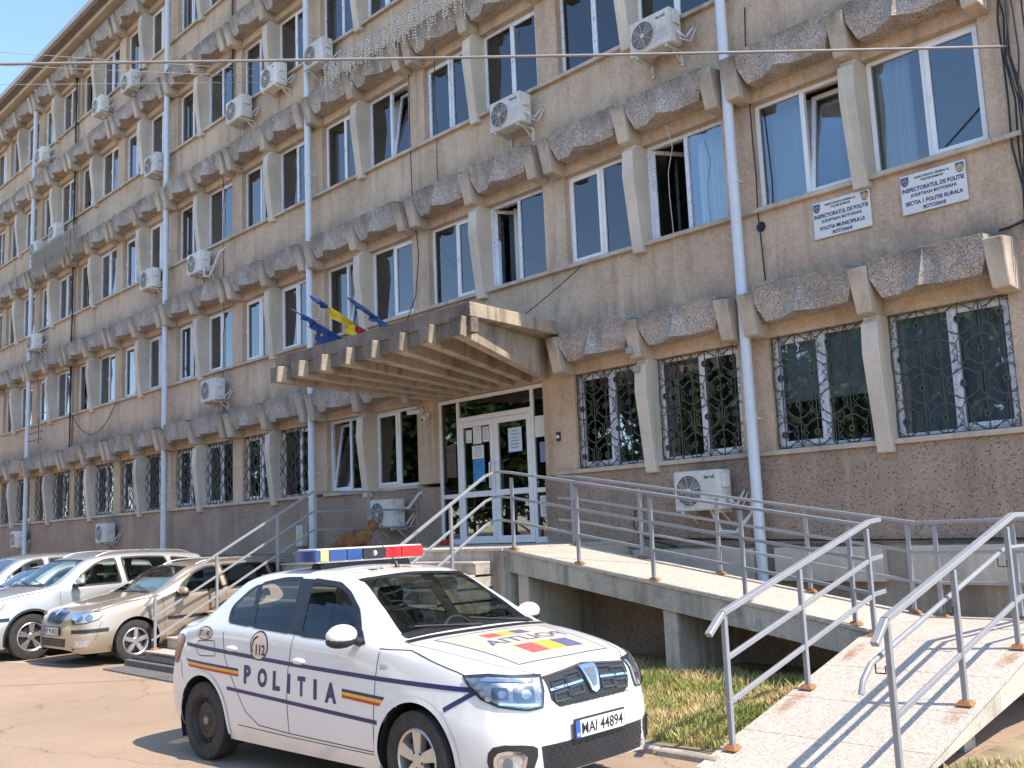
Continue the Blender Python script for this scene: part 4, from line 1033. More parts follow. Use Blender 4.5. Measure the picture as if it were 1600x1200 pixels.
for sd_ in 'RL':
    sg = -1 if sd_ == 'R' else 1
    PC.patch([(-1.285, 1.05), (-1.405, 1.45), (-1.565, 1.455), (-1.425, 1.06)], sd_, .0045, 'pillar_trim', M_trim)
    PC.patch([(-1.935, 1.09), (-2.075, 1.415), (-2.115, 1.405), (-1.98, 1.095)], sd_, .0045, 'pillar_trim', M_trim)
    PC.patch([(-.52, 1.02), (-.60, 1.10), (-.70, 1.165), (-.70, 1.03)], sd_, .0055, 'mirror_sail', M_trim)
    # livery
    PC.ribbon([(-2.93, .918), (-2.0, .872), (-1.36, .842), (-.36, .806), (.52, .782)], .030, sd_, .0025, 'livery_line', M_dblue)
    PC.ribbon([(.545, .789), (.40, .715), (.275, .652)], .030, sd_, .003, 'livery_line', M_dblue)
    PC.ribbon([(-2.24, .607), (-1.403, .567), (-.36, .518)], .028, sd_, .0025, 'livery_line', M_dblue)
    for i, mt in enumerate((M_dblue, M_dyel, M_dred)):
        d = .0205*i
        PC.patch([(-2.92+d*.9, .799-d), (-2.076, .767-d), (-2.076, .767-d-.0205), (-2.90+d*.9+.02, .799-d-.0205)], sd_, .0025, 'livery_stripe', mt)
        PC.patch([(-.74, .714-d), (-.279-d*.9, .690-d), (-.297-d*.9, .690-d-.0205), (-.74, .714-d-.0205)], sd_, .0025, 'livery_stripe', mt)
    for i, ch in enumerate('POLITIA'):
        xx = (-1.945, -1.735, -1.545, -1.385, -1.225, -1.055, -.87)[i]; wd = {'I': .040, 'O': .128, 'A': .135}.get(ch, .096)
        if sg > 0: xx = -2.81-xx
        PC.text(ch, (xx, .742-(xx+1.94)*.052-.012), wd, .142, sd_, .003, 'lettering', M_dblue, ux=(-sg, 0), bold=.05 if ch != 'I' else 0)
    def disc(cx, cz, rx, rz): return [(cx+rx*math.cos(2*math.pi*i/28), cz+rz*math.sin(2*math.pi*i/28)) for i in range(28)]
    PC.patch(disc(-1.80, .955, .125, .112), sd_, .0025, 'badge', M_ink); PC.patch(disc(-1.80, .955, .112, .10), sd_, .0035, 'badge', M_dsalm)
    PC.text('112', (-1.775 if sg < 0 else -1.825, .925), .125, .08, sd_, .005, 'lettering', M_ink, ux=(-sg, 0), bold=.03)
    PC.ribbon([(-1.885, .90), (-1.895, .95), (-1.87, 1.005), (-1.82, 1.025)], .016, sd_, .005, 'lettering', M_ink)
    PC.patch(disc(-2.62, 1.02, .13, .055), sd_, .0025, 'badge', M_ink); PC.patch(disc(-2.62, 1.02, .12, .047), sd_, .0035, 'badge', M_dsalm)
    PC.text('BT-140', (-2.62, 1.02), .185, .05, sd_, .005, 'lettering', M_dblue, ux=(-sg, 0), bold=.02)
    # side lamp, tail lamp, door handles surrounds
    PC.patch([(-.34, .90), (-.26, .895), (-.275, .87), (-.34, .865)], sd_, .004, 'side_lamp', M_lamp)
    PC.patch(smoothpoly([(-3.08, .74), (-3.04, .86), (-2.97, .955), (-3.06, 1.0), (-3.25, .985), (-3.32, .87), (-3.2, .76)], 1), sd_, .006, 'tail_lamp', M_red, step=.03)
    # headlamp on the corner
    fr = (Vector((.35, sg*.80, 0)), Vector((.725, -sg*.688, 0)), Vector((0, 0, 1)), Vector((-.688, -sg*.725, 0)))
    hp = [(.06, .862), (.22, .868), (.545, .845), (.56, .76), (.55, .665), (.46, .660), (.28, .69), (.17, .735), (.10, .80)]
    hl = PC.patch(hp, fr, .003, 'headlamp', M_lamp, step=.025)
    PC.ribbon(hp, .016, fr, .007, 'headlamp_rim', M_trim, hl, closed=True)
    for cx, cz, rr in ((.44, .755, .066), (.29, .765, .052)):
        PC.patch(rounded([(cx-rr, cz-rr*.7), (cx+rr, cz-rr*.9), (cx+rr*.9, cz+rr*.6), (cx-rr*1.1, cz+rr*.7)], .015), fr, .008, 'reflector', M_lampd, hl, step=.02)
        PC.patch(disc(cx+.01, cz-.005, rr*.5, rr*.4), fr, .014, 'bulb', M_lamp, hl, step=.02)
    for q in range(4): PC.patch(disc(.125+.030*q, .835-.034*q, .022, .014), fr, .010, 'running_lamp', M_white, hl, step=.02)
    PC.ribbon([(.17, .845), (.50, .825)], .018, fr, .011, 'reflector_bar', M_chrome, hl); PC.ribbon([(.28, .705), (.52, .682)], .014, fr, .011, 'reflector_bar', M_chrome, hl)
    PC.patch([(p[0]*.985+.004, p[1]*.99+.008) for p in hp], fr, .020, 'headlamp_cover', M_clear, hl, step=.03)
    # fog lamp
    ff = (Vector((.50, sg*.74, 0)), Vector((.62, -sg*.785, 0)), Vector((0, 0, 1)), Vector((-.785, -sg*.62, 0)))
    fp = smoothpoly([(.02, .40), (.08, .47), (.30, .455), (.36, .42), (.30, .27), (.06, .25)], 1)
    fg = PC.patch(fp, ff, .004, 'fog_lamp', M_black, step=.03)
    fi = smoothpoly([(.07, .375), (.11, .425), (.27, .41), (.24, .30), (.10, .285)], 1)
    PC.patch(fi, ff, .010, 'fog_lens', M_lamp, fg, step=.03); PC.ribbon(fi, .022, ff, .016, 'fog_ring', M_chrome, fg, closed=True); PC.patch(disc(.15, .352, .03, .042), ff, .018, 'bulb', M_lampd, fg, step=.02)
# front grille
gp = [(-.425, .832), (0, .868), (.425, .832), (.405, .70), (.345, .648), (-.345, .648), (-.405, .70)]
GRL = PC.patch(gp, 'F', .004, 'front_grille', M_black, step=.03)
M_gloss = simple('gloss_black', (.035, .035, .038), .18, var=.1)
for sg in (-1, 1):
    for row, (za, zc) in enumerate(((.792, .838), (.712, .762))):
        for col, (ya, yb) in enumerate(((.10, .225), (.245, .375))):
            dz = -.02*col-.004; p = [(sg*ya, za+dz), (sg*yb, za+dz-.006), (sg*yb, zc+dz-.008), (sg*ya, zc+dz)]
            PC.ribbon(p, .014, 'F', .014, 'grille_slot', M_gloss, GRL, closed=True)
    PC.ribbon([(sg*.09, .775), (sg*.41, .757)], .014, 'F', .014, 'grille_bar', M_chrome, GRL)
hx = []
for i in range(-6, 7):
    for k in range(2):
        cx = i*.056+(k % 2)*.028; cz = .690-.030*k; PC.ribbon([(cx+.024*math.cos(a), cz+.014*math.sin(a)) for a in [math.pi/3*q for q in range(6)]], .006, 'F', .009, 'grille_mesh', M_gloss, GRL, closed=True, step=.05)
PC.ribbon([gp[0], gp[1], gp[2]], .012, 'F', .008, 'grille_lip', M_gap, GRL)
bd = [(-.082, .858), (.082, .858), (.068, .80), (.035, .705), (0, .690), (-.035, .705), (-.068, .80)]
BD = PC.patch(bd, 'F', .028, 'emblem', M_chrome, GRL, step=.02, thick=.02)
PC.patch([(-.05, .838), (.05, .838), (.040, .79), (.014, .728), (-.014, .728), (-.040, .79)], 'F', .030, 'emblem_field', M_lampd, GRL, step=.02)
lp = [(-.52, .435), (.52, .435), (.50, .255), (-.50, .255)]
LG = PC.patch(lp, 'F', .004, 'lower_grille', M_black, step=.03)
for i in range(-7, 8):
    for k in range(4):
        cx = i*.066+(k % 2)*.033; cz = .405-.040*k; PC.ribbon([(cx+.031*math.cos(a), cz+.019*math.sin(a)) for a in [math.pi/3*q for q in range(6)]], .007, 'F', .010, 'grille_mesh', M_gloss, LG, closed=True, step=.06)
PC.plate(.878, .495, 'MAI 44894')
# hood film
hf = [(-.12, -.53), (-.12, .53), (.60, .46), (.62, 0), (.60, -.46)]
PC.patch(hf, 'T', .002, 'hood_film', M_fade, step=.05); PC.ribbon(hf, .012, 'T', .003, 'hood_film_edge', M_fblue, closed=True)
PC.text('POLITIA', (.185, .06), .80, .125, 'T', .0038, 'lettering', M_fblue, ux=(0, -1), uy=(-1, 0), bold=.02)
for (xa_, xb_, ya_, yb_) in ((-.03, .075, -.20, .24), (.31, .49, -.20, .34)):
    for q, mt in enumerate((M_fred, M_fyel, M_fblue)):
        a = ya_+(yb_-ya_)*q/3; b = ya_+(yb_-ya_)*(q+1)/3; PC.patch([(xa_, a), (xb_, a), (xb_, b), (xa_, b)], 'T', .0035, 'film_stripe', mt)
for sg in (-1, 1): PC.ribbon([(-.24, sg*.715), (.1, sg*.69), (.45, sg*.63), (.66, sg*.53), (.745, sg*.43)], .006, 'T', .0015, 'panel_gap', M_gap)
PC.ribbon([(-.215, -.70), (-.20, 0), (-.215, .70)], .05, 'T', .004, 'cowl', M_trim)
PC.ribbon([(-.30, -.66), (-.285, 0), (-.30, .66)], .06, 'T', .003, 'windscreen_border', M_trim); PC.ribbon([(-.93, -.53), (-.945, 0), (-.93, .53)], .05, 'T', .003, 'windscreen_border', M_trim)
for y0, y1 in ((-.52, .06), (.02, .58)):
    a = PC.bvh.ray_cast(Vector((-.27, y1, 4)), Vector((0, 0, -1)))[0]; pts = []
    for q in range(9):
        yy = y1+(y0-y1)*q/8; xx = -.25-.10*(q/8); h = PC.bvh.ray_cast(Vector((xx, yy, 4)), Vector((0, 0, -1)))[0]; pts.append(h+Vector((.008, 0, .016)))
    PC.P(MB().tube(pts, .008, 6).mesh('wiper', M_black, .9), 'wiper')
PC.box(-.86, -.83, -.10, .12, 1.345, 1.40, 'inner_mirror', M_black)
# roof: light bar, antenna, call sign
rz = lambda x, y: PC.bvh.ray_cast(Vector((x, y, 4)), Vector((0, 0, -1)))[0].z
LB = bpy.data.objects.new('light_bar', MB().box(-1.740, -1.480, -.63, .63, 1.566, 1.580).box(-1.740, -1.480, -.63, .63, 1.664, 1.678).box(-1.710, -1.510, -.60, .60, 1.581, 1.663).mesh('light_bar', simple('bar_cover', (.62, .60, .55), .4), bevel=.004)); lk(LB, PC.root)
for (a, b, mt) in ((-.655, -.60, M_bluebar), (-.60, -.50, M_amber), (-.50, -.30, M_bluebar), (-.295, -.115, M_bluebar), (.16, .36, M_redbar), (.365, .63, M_redbar)):
    for xx in ((-1.480, -1.465), (-1.755, -1.740)): PC.P(MB().box(xx[0], xx[1], a, b-.006, 1.578, 1.668).mesh('beacon_lens', mt, bevel=.004), 'beacon_lens', LB)
for sg, mt in ((-1, M_bluebar), (1, M_redbar)): PC.P(MB().box(-1.740, -1.480, min(sg*.632, sg*.655), max(sg*.632, sg*.655), 1.578, 1.668).mesh('beacon_lens', mt, bevel=.006), 'beacon_lens', LB)
PC.P(MB().box(-1.520, -1.468, -.105, .15, 1.580, 1.664).mesh('speaker_bay', M_black), 'speaker_bay', LB); PC.P(MB().ball((-1.472, .03, 1.623), .025, 10, 8).mesh('alley_lamp', M_lamp, 3), 'alley_lamp', LB)
for sg in (-1, 1): PC.P(MB().hexa([(-1.678, sg*.40, 1.50), (-1.530, sg*.40, 1.50), (-1.530, sg*.56, 1.48), (-1.678, sg*.56, 1.48), (-1.658, sg*.42, 1.565), (-1.550, sg*.42, 1.565), (-1.550, sg*.52, 1.565), (-1.658, sg*.52, 1.565)]).mesh('bar_foot', M_black), 'bar_foot', LB)
PC.P(MB().box(-1.668, -1.540, -.5, .5, 1.528, 1.56).mesh('bar_beam', M_black), 'bar_beam', LB)
LB.scale = (1, .875, 1); LB.location = (0, .03, 0)
ax_ = -1.12; PC.P(MB().tube([(ax_, .0, rz(ax_, 0)), (ax_-.02, 0, rz(ax_, 0)+.05)], [.02, .012], 8).tube([(ax_-.02, 0, rz(ax_, 0)+.05), (ax_-.42, 0, rz(ax_, 0)+.36)], .0035, 5).mesh('antenna', M_black), 'antenna')
PC.patch([(-1.14+.055*math.cos(a), -.06+.36*math.sin(a)) for a in [2*math.pi*i/30 for i in range(30)]], 'T', .002, 'roof_badge', M_fade); PC.text('BT-140', (-1.14, -.06), .42, .062, 'T', .004, 'lettering', M_dblue, ux=(0, 1), uy=(-1, 0), bold=.02)
for sd_ in 'RL': PC.ribbon([(-.36, .30), (-1.4, .315), (-2.1, .335)], .006, sd_, .002, 'sill_gap', M_gap)

# ---------------- parked cars
def mkspec(fo, wb, ro, hw, zt, cowl, wst, re_, rb, bf, br, ry, wr, ar, wins, gaps, handles, mirror, cab, square=1.0, **kw):
    xr = -(wb+ro); Z = pchip(zt); s_ = hw
    w = [(fo, .36*s_), (fo-.015, .54*s_), (fo-.055, .71*s_), (fo-.125, .83*s_), (fo-.265, .925*s_), (fo-.5, .972*s_), (0, .995*s_), (-.5, s_), (-wb+.1, s_), (xr+.6, .985*s_), (xr+.3, .955*s_), (xr+.12, .90*s_), (xr+.04, .78*s_), (xr, .5*s_)]
    WF = pchip(w)
    hood = [x for x in (fo, fo-.04, fo-.1, fo-.2, fo-.4, .2, 0)]
    zS = [(x, Z(x)-(.05 if x == fo else .085)) for x in hood]+[(cowl-.1, bf-.02), (-1.0, bf), (-wb, br), (rb, br+.01), (xr+.08, min(br, Z(xr+.08)-.06)), (xr, Z(xr)-.10)]
    yS = [(x, WF(x)*.90) for x in hood]+[(cowl-.1, .945*s_), (-1.0, .958*s_), (-wb, .958*s_), (xr+.5, .935*s_), (xr+.12, .83*s_), (xr, .40*s_)]
    YS = pchip(yS)
    zR = [(x, Z(x)-.028) for x in hood]+[(cowl, Z(cowl)-.03), (wst, Z(wst)-.042), (wst-.15, Z(wst-.15)-.05), (-1.8, Z(-1.8)-.055), (re_+.1, Z(re_+.1)-.055), (re_, Z(re_)-.05), (rb, Z(rb)-.035), (xr, Z(xr)-.05)]
    yR = [(x, YS(x)-.09 if x < fo-.03 else YS(x)*.75) for x in hood]+[(cowl, .84*s_), (wst, ry+.012), (wst-.2, ry), (re_+.2, ry), (re_, ry+.01), (rb, ry+.10), (xr, .30*s_)]
    return dict(w=w, zb=[(fo, .27), (fo-.15, .20), (0, .21), (-wb, .23), (xr+.4, .26), (xr, .38)], zt=zt, zS=zS, yS=yS, zR=zR, yR=yR, marks=(cowl, wst, re_, rb), ends=(('ws', wst, cowl), ('rw', rb, re_)), pillar=.30,
                wins=[rounded(p) for p in wins], gaps=gaps, wb=wb, wr=wr, ar=ar, hw=hw, handles=handles, mirror=mirror, cab=cab, **kw)
OCT = mkspec(.90, 2.578, 1.09, .885, [(.90, .60), (.87, .70), (.82, .775), (.75, .82), (.6, .865), (.3, .93), (0, .985), (-.25, 1.02), (-.33, 1.042), (-.66, 1.225), (-1.0, 1.40), (-1.12, 1.432), (-1.5, 1.468), (-2.2, 1.468), (-2.9, 1.445), (-3.25, 1.405), (-3.55, 1.10), (-3.60, 1.04), (-3.668, .90)],
    -.33, -1.0, -3.25, -3.55, .955, .995, .60, .318, .385,
    [[(-.66, .985), (-.82, 1.14), (-1.05, 1.295), (-1.25, 1.36), (-1.44, 1.375), (-1.48, 1.0)], [(-1.58, 1.0), (-1.54, 1.38), (-2.0, 1.38), (-2.35, 1.365), (-2.42, 1.02)], [(-2.50, 1.025), (-2.45, 1.36), (-2.95, 1.325), (-3.14, 1.10), (-3.10, 1.05)]],
    [[(-.42, .95), (-.44, .75), (-.46, .33)], [(-1.53, .98), (-1.50, .7), (-1.48, .33)], [(-2.44, 1.0), (-2.36, .75), (-2.20, .55), (-2.05, .34), (-.46, .33)], [(.52, .66), (.62, .40)], [(-.4, .97), (.1, .92), (.45, .86), (.62, .80)]], [(-1.33, .86), (-2.28, .89)], (-.70, .985, 1.02), (-.55, -1.2, -2.1, .52))
X3 = mkspec(.84, 2.795, .93, .926, [(.84, .74), (.81, .86), (.76, .935), (.68, .975), (.5, 1.02), (.2, 1.075), (-.1, 1.115), (-.25, 1.135), (-.33, 1.16), (-.66, 1.36), (-1.0, 1.555), (-1.15, 1.605), (-1.6, 1.655), (-2.2, 1.66), (-2.9, 1.625), (-3.2, 1.575), (-3.55, 1.20), (-3.62, 1.12), (-3.725, .95)],
    -.33, -1.0, -3.2, -3.55, 1.075, 1.13, .64, .36, .425,
    [[(-.66, 1.11), (-.85, 1.29), (-1.1, 1.45), (-1.3, 1.525), (-1.5, 1.545), (-1.54, 1.13)], [(-1.66, 1.13), (-1.62, 1.55), (-2.1, 1.55), (-2.45, 1.53), (-2.55, 1.16)], [(-2.63, 1.165), (-2.58, 1.52), (-2.95, 1.475), (-3.18, 1.23), (-3.12, 1.19)]],
    [[(-.45, 1.05), (-.47, .8), (-.49, .42)], [(-1.60, 1.1), (-1.57, .7), (-1.55, .42)], [(-2.58, 1.1), (-2.45, .8), (-2.3, .6), (-2.2, .42), (-.49, .42)], [(-.4, 1.08), (.1, 1.03), (.5, .95)]], [(-1.40, .98), (-2.40, 1.01)], (-.72, 1.03, 1.19), (-.55, -1.25, -2.2, .66), lipmat=M_black)
def front_kit(C, fo, zl, zh, yin, plate, txt, style, rail=None, bumper=True):
    hw = C.sp['hw']
    for sg in (-1, 1):
        fr = (Vector((fo-.50, sg*(hw-.055), 0)), Vector((.725, -sg*.688, 0)), Vector((0, 0, 1)), Vector((-.688, -sg*.725, 0)))
        hp = [(.06, zh-.01), (.25, zh+.005), (.50, zh-.02), (.53, zl+.07), (.50, zl), (.30, zl+.01), (.14, zl+.055)]
        hl = C.patch(hp, fr, .004, 'headlamp', M_lamp, step=.03); C.ribbon(hp, .012, fr, .008, 'headlamp_rim', M_trim, hl, closed=True)
        for cx in (.26, .40): C.patch([(cx+.055*math.cos(q*.3), (zl+zh)/2+.045*math.sin(q*.3)) for q in range(21)], fr, .010, 'reflector', M_lampd, hl, step=.02)
        C.patch([(p[0]*.99+.003, p[1]) for p in hp], fr, .018, 'headlamp_cover', M_clear, hl, step=.03)
        if bumper:
            C.ribbon([(.0, zl-.10), (.22, zl-.105), (.52, zl-.11)], .055, fr, .007, 'bumper_strip', M_black)
            C.patch([(.22, .40), (.46, .395), (.46, .30), (.26, .305)], fr, .006, 'fog_lamp', M_lamp, step=.03)
    if style == 'shield':
        gp = [(-.30, zh-.005), (.30, zh-.005), (.245, zl+.02), (-.245, zl+.02)]
        g_ = C.patch(gp, 'F', .006, 'front_grille', M_black, step=.03); C.ribbon(gp, .03, 'F', .012, 'grille_frame', simple('blue_chrome', (.16, .21, .36), .2, .9), g_, closed=True)
        for i in range(-5, 6): C.ribbon([(i*.046, zl+.03), (i*.054, zh-.02)], .008, 'F', .010, 'grille_bar', M_gloss, g_)
        C.patch([(.05*math.cos(q*.3), zh+.0+.05*math.sin(q*.3)) for q in range(21)], 'F', .022, 'emblem', M_chrome, g_, step=.02)
    else:
        for sg in (-1, 1):
            gp = rounded([(sg*.02, zh-.02), (sg*.27, zh-.02), (sg*.29, zl+.09), (sg*.24, zl+.02), (sg*.03, zl+.02)], .03)
            g_ = C.patch(gp, 'F', .006, 'front_grille', M_black, step=.03); C.ribbon(gp, .022, 'F', .012, 'grille_frame', M_chrome, g_, closed=True)
    lg = C.patch([(-.42, .42), (.42, .42), (.40, .30), (-.40, .30)], 'F', .006, 'lower_grille', M_black, step=.04)
    for q in range(3): C.ribbon([(-.41, .325+.035*q), (.41, .325+.035*q)], .010, 'F', .012, 'grille_bar', M_gloss, lg)
    C.patch([(-.62, .285), (.62, .285), (.58, .215), (-.58, .215)], 'F', .005, 'bumper_lip', M_black, step=.05)
    C.plate(fo+.03, plate, txt)
    C.ribbon([(C.sp['marks'][0]+.03, -.62), (C.sp['marks'][0]+.045, 0), (C.sp['marks'][0]+.03, .62)], .07, 'T', .004, 'cowl', M_trim)
    for y0, y1 in ((-.05, .5), (-.55, 0.0)):
        pts = []
        for q in range(7):
            yy = y1+(y0-y1)*q/6; xx = C.sp['marks'][0]-.01-.10*(q/6); h = C.bvh.ray_cast(Vector((xx, yy, 4)), Vector((0, 0, -1)))[0]; pts.append(h+Vector((.01, 0, .014)))
        C.P(MB().tube(pts, .008, 5).mesh('wiper', M_black), 'wiper')
    if rail:
        for sg in (-1, 1):
            pts = []
            for q in range(17):
                xx = rail[0]+(rail[1]-rail[0])*q/16; yy = sg*(rail[2]); h = C.bvh.ray_cast(Vector((xx, yy, 4)), Vector((0, 0, -1)))[0]; e = min(q, 16-q); pts.append(h+Vector((0, 0, .0 if e == 0 else (.035 if e == 1 else .048))))
            C.P(MB().tube(pts, .015, 8).mesh('roof_rail', M_alloy, .9), 'roof_rail')
SK = Car('estate_car', 'tan metallic estate car with silver roof rails parked beside the stairs', (-16.25, 6.47, 0), math.radians(-87), OCT, M_tan, .03)
SK.fittings(); SK.wheels('five'); front_kit(SK, .90, .635, .80, .4, .525, 'BT 95 BCD', 'shield', (-1.15, -3.15, .54))
for sd_ in 'RL': SK.ribbon([(-.5, .62), (-1.46, .625)], .05, sd_, .006, 'rubbing_strip', M_black); SK.ribbon([(-1.52, .625), (-2.25, .635)], .05, sd_, .006, 'rubbing_strip', M_black)
SK.P(MB().add([(-.46, -.60, 1.0), (-.46, .60, 1.0), (-.80, .57, 1.22), (-.80, -.57, 1.22)], [(0, 1, 2, 3)]).mesh('sunshade', simple('sunshade_foil', (.66, .70, .66), .5)), 'sunshade')
BM = Car('sport_utility_car', 'silver off-roader with black wheel arches parked left of the tan estate car', (-18.47, 5.62, 0), math.radians(-84), X3, M_silver, .03)
BM.fittings(); BM.wheels('twin'); front_kit(BM, .84, .76, .93, .4, .55, None, 'kidney', (-1.2, -3.05, .60))
C3 = Car('hatchback_car', 'cream car almost hidden between the silver off-roader and the black-roofed car', (-21.05, 6.0, 0), math.radians(-86), OCT, M_cream, .04)
C3.fittings(); C3.wheels('multi'); front_kit(C3, .90, .635, .80, .4, .525, None, 'kidney', None)
C4 = Car('hatchback_car', 'grey car at the left edge, farthest from the stairs', (-23.55, 6.1, 0), math.radians(-86), X3, M_grey, .04)
C4.fittings(); C4.wheels('multi'); front_kit(C4, .84, .76, .93, .4, .55, None, 'kidney', None)
# ------------------------------------------------------------------ air conditioners
M_acw = weathered('air_conditioner_enamel', (.60, .58, .53), (.70, .68, .63), dirt=(.30, .25, .19), grain=40., dirtamt=.35, bump=.02)
AW, AH, AD = .78, .55, .27
cas = MB(); cas.box(-AW/2, AW/2, 0, AD, 0, AH); cas_me = cas.mesh('casing', M_acw, bevel=.014, seg=2)
fx, fz, fr_ = -.13, AH/2, .215
fan = MB().lathe([(.001, -.003), (fr_, -.003)], 32, 'y', (fx, 0, fz))
fan_me = fan.mesh('fan_recess', simple('fan_dark', (.09, .085, .08), .7))
bl = MB()
for i in range(3):
    a = 2*math.pi*i/3
    p = [(.03, a), (.19, a+.15), (.20, a+.75), (.12, a+.85), (.04, a+.7)]
    bl.add([(fx+r*math.cos(t), -.006-.004*(k % 2), fz+r*math.sin(t)) for k, (r, t) in enumerate(p)], [tuple(range(5))])
blade_me = bl.mesh('fan_blades', simple('fan_blade_grey', (.17, .165, .16), .6))
gr = MB()
for q in range(1, 7):
    r = fr_*q/6; pts = [(fx+r*math.cos(2*math.pi*k/28), -.014, fz+r*math.sin(2*math.pi*k/28)) for k in range(29)]; gr.tube(pts, .0028 if q < 6 else .007, 4, False)
for q in range(8):
    a = 2*math.pi*q/8+.2; gr.bar((fx+.03*math.cos(a), -.015, fz+.03*math.sin(a)), (fx+fr_*math.cos(a), -.015, fz+fr_*math.sin(a)), .005, .005, up=(0, 1, 0))
gr.lathe([(.001, -.02), (.035, -.02), (.035, -.012)], 14, 'y', (fx, 0, fz))
gr_me = gr.mesh('fan_grille', M_acw)
lv = MB()
for q in range(7): lv.box(.13, .36, -.004, .004, .10+.028*q, .114+.028*q)
lv_me = lv.mesh('louvre', M_acw)
sv_me = MB().box(AW/2-.004, AW/2+.035, .05, .20, .30, .50).mesh('valve_cover', M_acw, bevel=.01)
bk = MB()
x = 0; bk.box(x-.02, x+.02, .02, .40, -.04, -.004); bk.bar((x, .39, -.20), (x, .16, -.03), .022, .02); bk.box(x-.022, x+.022, .385, .405, -.24, -.02)
bk_me = bk.mesh('wall_bracket', M_acw)
ps_me = MB().tube([(AW/2+.03, .12, .18), (AW/2+.10, .12, .10), (AW/2+.12, .2, .06), (AW/2+.15, .36, .25)], .018, 7).tube([(AW/2+.03, .15, .14), (AW/2+.08, .14, .04), (AW/2+.16, .25, .0), (AW/2+.19, .37, .22)], .012, 6).mesh('hose', simple('hose_white', (.58, .57, .54), .6), .9)
tv, tf = text_fit('ferroli', .17, .055, .02)
tx_me = MB().add([(.22+a, -.003, .455+b) for a, b in tv], tf).mesh('brand_text', M_ink)
st_me = MB().box(.16, .24, -.004, -.001, .44, .475).mesh('sticker', simple('red_sticker', (.5, .05, .04), .5))
def ac(x, z, label, brand=False, sticker=False, y=11.47, sc=1.0, hose=None):
    r = thing('air_conditioner', label, 'air conditioner', (x, y, z-AH/2*sc), group='air conditioners on the facade'); r.scale = (sc, sc, sc)
    for n_, me in (('casing', cas_me), ('fan_recess', fan_me), ('fan_blades', blade_me), ('fan_grille', gr_me), ('valve_cover', sv_me), ('hose', ps_me)): inst(n_, me, r)
    for bx_ in (-.28, .28): inst('wall_bracket', bk_me, r, (bx_, 0, 0))
    if brand: inst('louvre', lv_me, r); inst('brand_text', tx_me, r)
    if sticker: inst('sticker', st_me, r)
    if hose:
        m = MB(); m.tube([Vector(p)-Vector((x, y, z-AH/2*sc)) for p in hose], .03, 8); lk(bpy.data.objects.new('drain_hose', m.mesh('drain_hose', simple('hose_white', (.58, .57, .54), .6), .9)), r)
ac(-8.47, 2.19, 'branded white air conditioner on the dimpled plinth behind the ramp railing', True, hose=[(-8.35, 11.6, 1.95), (-8.2, 11.6, 1.62), (-7.95, 11.6, 1.6), (-7.75, 11.7, 1.85), (-7.72, 11.78, 2.5), (-7.70, 11.9, 2.58)])
ac(-8.78, 9.07, 'branded white air conditioner under a top-edge window, left of the right downpipe', True)
ac(-12.0, 8.91, 'branded white air conditioner hung above the entrance canopy on the second floor', True)
ac(-18.06, 12.35, 'white air conditioner right of the downpipe, beside the upper icicle lights')
ac(-19.98, 12.52, 'white air conditioner with red sticker left of the downpipe where the wires end', sticker=True)
ac(-21.68, 12.30, 'white air conditioner lower left of the one with the red sticker', sc=1.05)
ac(-28.3, 15.46, 'white air conditioner under a top-floor window, nearest the second downpipe')
ac(-30.6, 15.5, 'small white air conditioner on the top floor left of its neighbour', sc=.95)
ac(-26.55, 12.34, 'white air conditioner on the third floor just left of the second downpipe')
ac(-35.9, 15.46, 'white air conditioner highest at the far left of the facade')
ac(-34.3, 12.3, 'right one of two air conditioners above the left icicle lights', sc=.95)
ac(-36.2, 12.14, 'left one of two air conditioners above the left icicle lights', sc=.95)
ac(-26.76, 9.07, 'white air conditioner on the second floor just left of the second downpipe')
ac(-23.82, 8.87, 'white air conditioner with a bent white hose right of the second downpipe', hose=[(-23.45, 11.6, 8.75), (-23.4, 11.55, 8.45), (-23.2, 11.6, 8.4), (-22.95, 11.75, 9.0), (-22.9, 11.9, 9.15)])
ac(-36.2, 8.83, 'white air conditioner on the second floor at the far left by the downpipe')
ac(-23.03, 5.46, 'white air conditioner between ground-floor grilles and first-floor windows, above the tan car')
ac(-15.88, 2.15, 'white air conditioner behind the landing railing left of the entrance', hose=[(-15.45, 11.62, 2.2), (-15.3, 11.7, 2.25), (-15.12, 11.8, 2.5), (-15.1, 11.9, 2.52)])
ac(-29.68, 2.13, 'white air conditioner on the plinth above the silver off-roader')
ac(-37.35, 2.1, 'white air conditioner on the plinth at the left edge, above the grey car')
ac(-17.58, 5.52, 'white air conditioner half hidden behind the flags on the canopy', sc=.95)

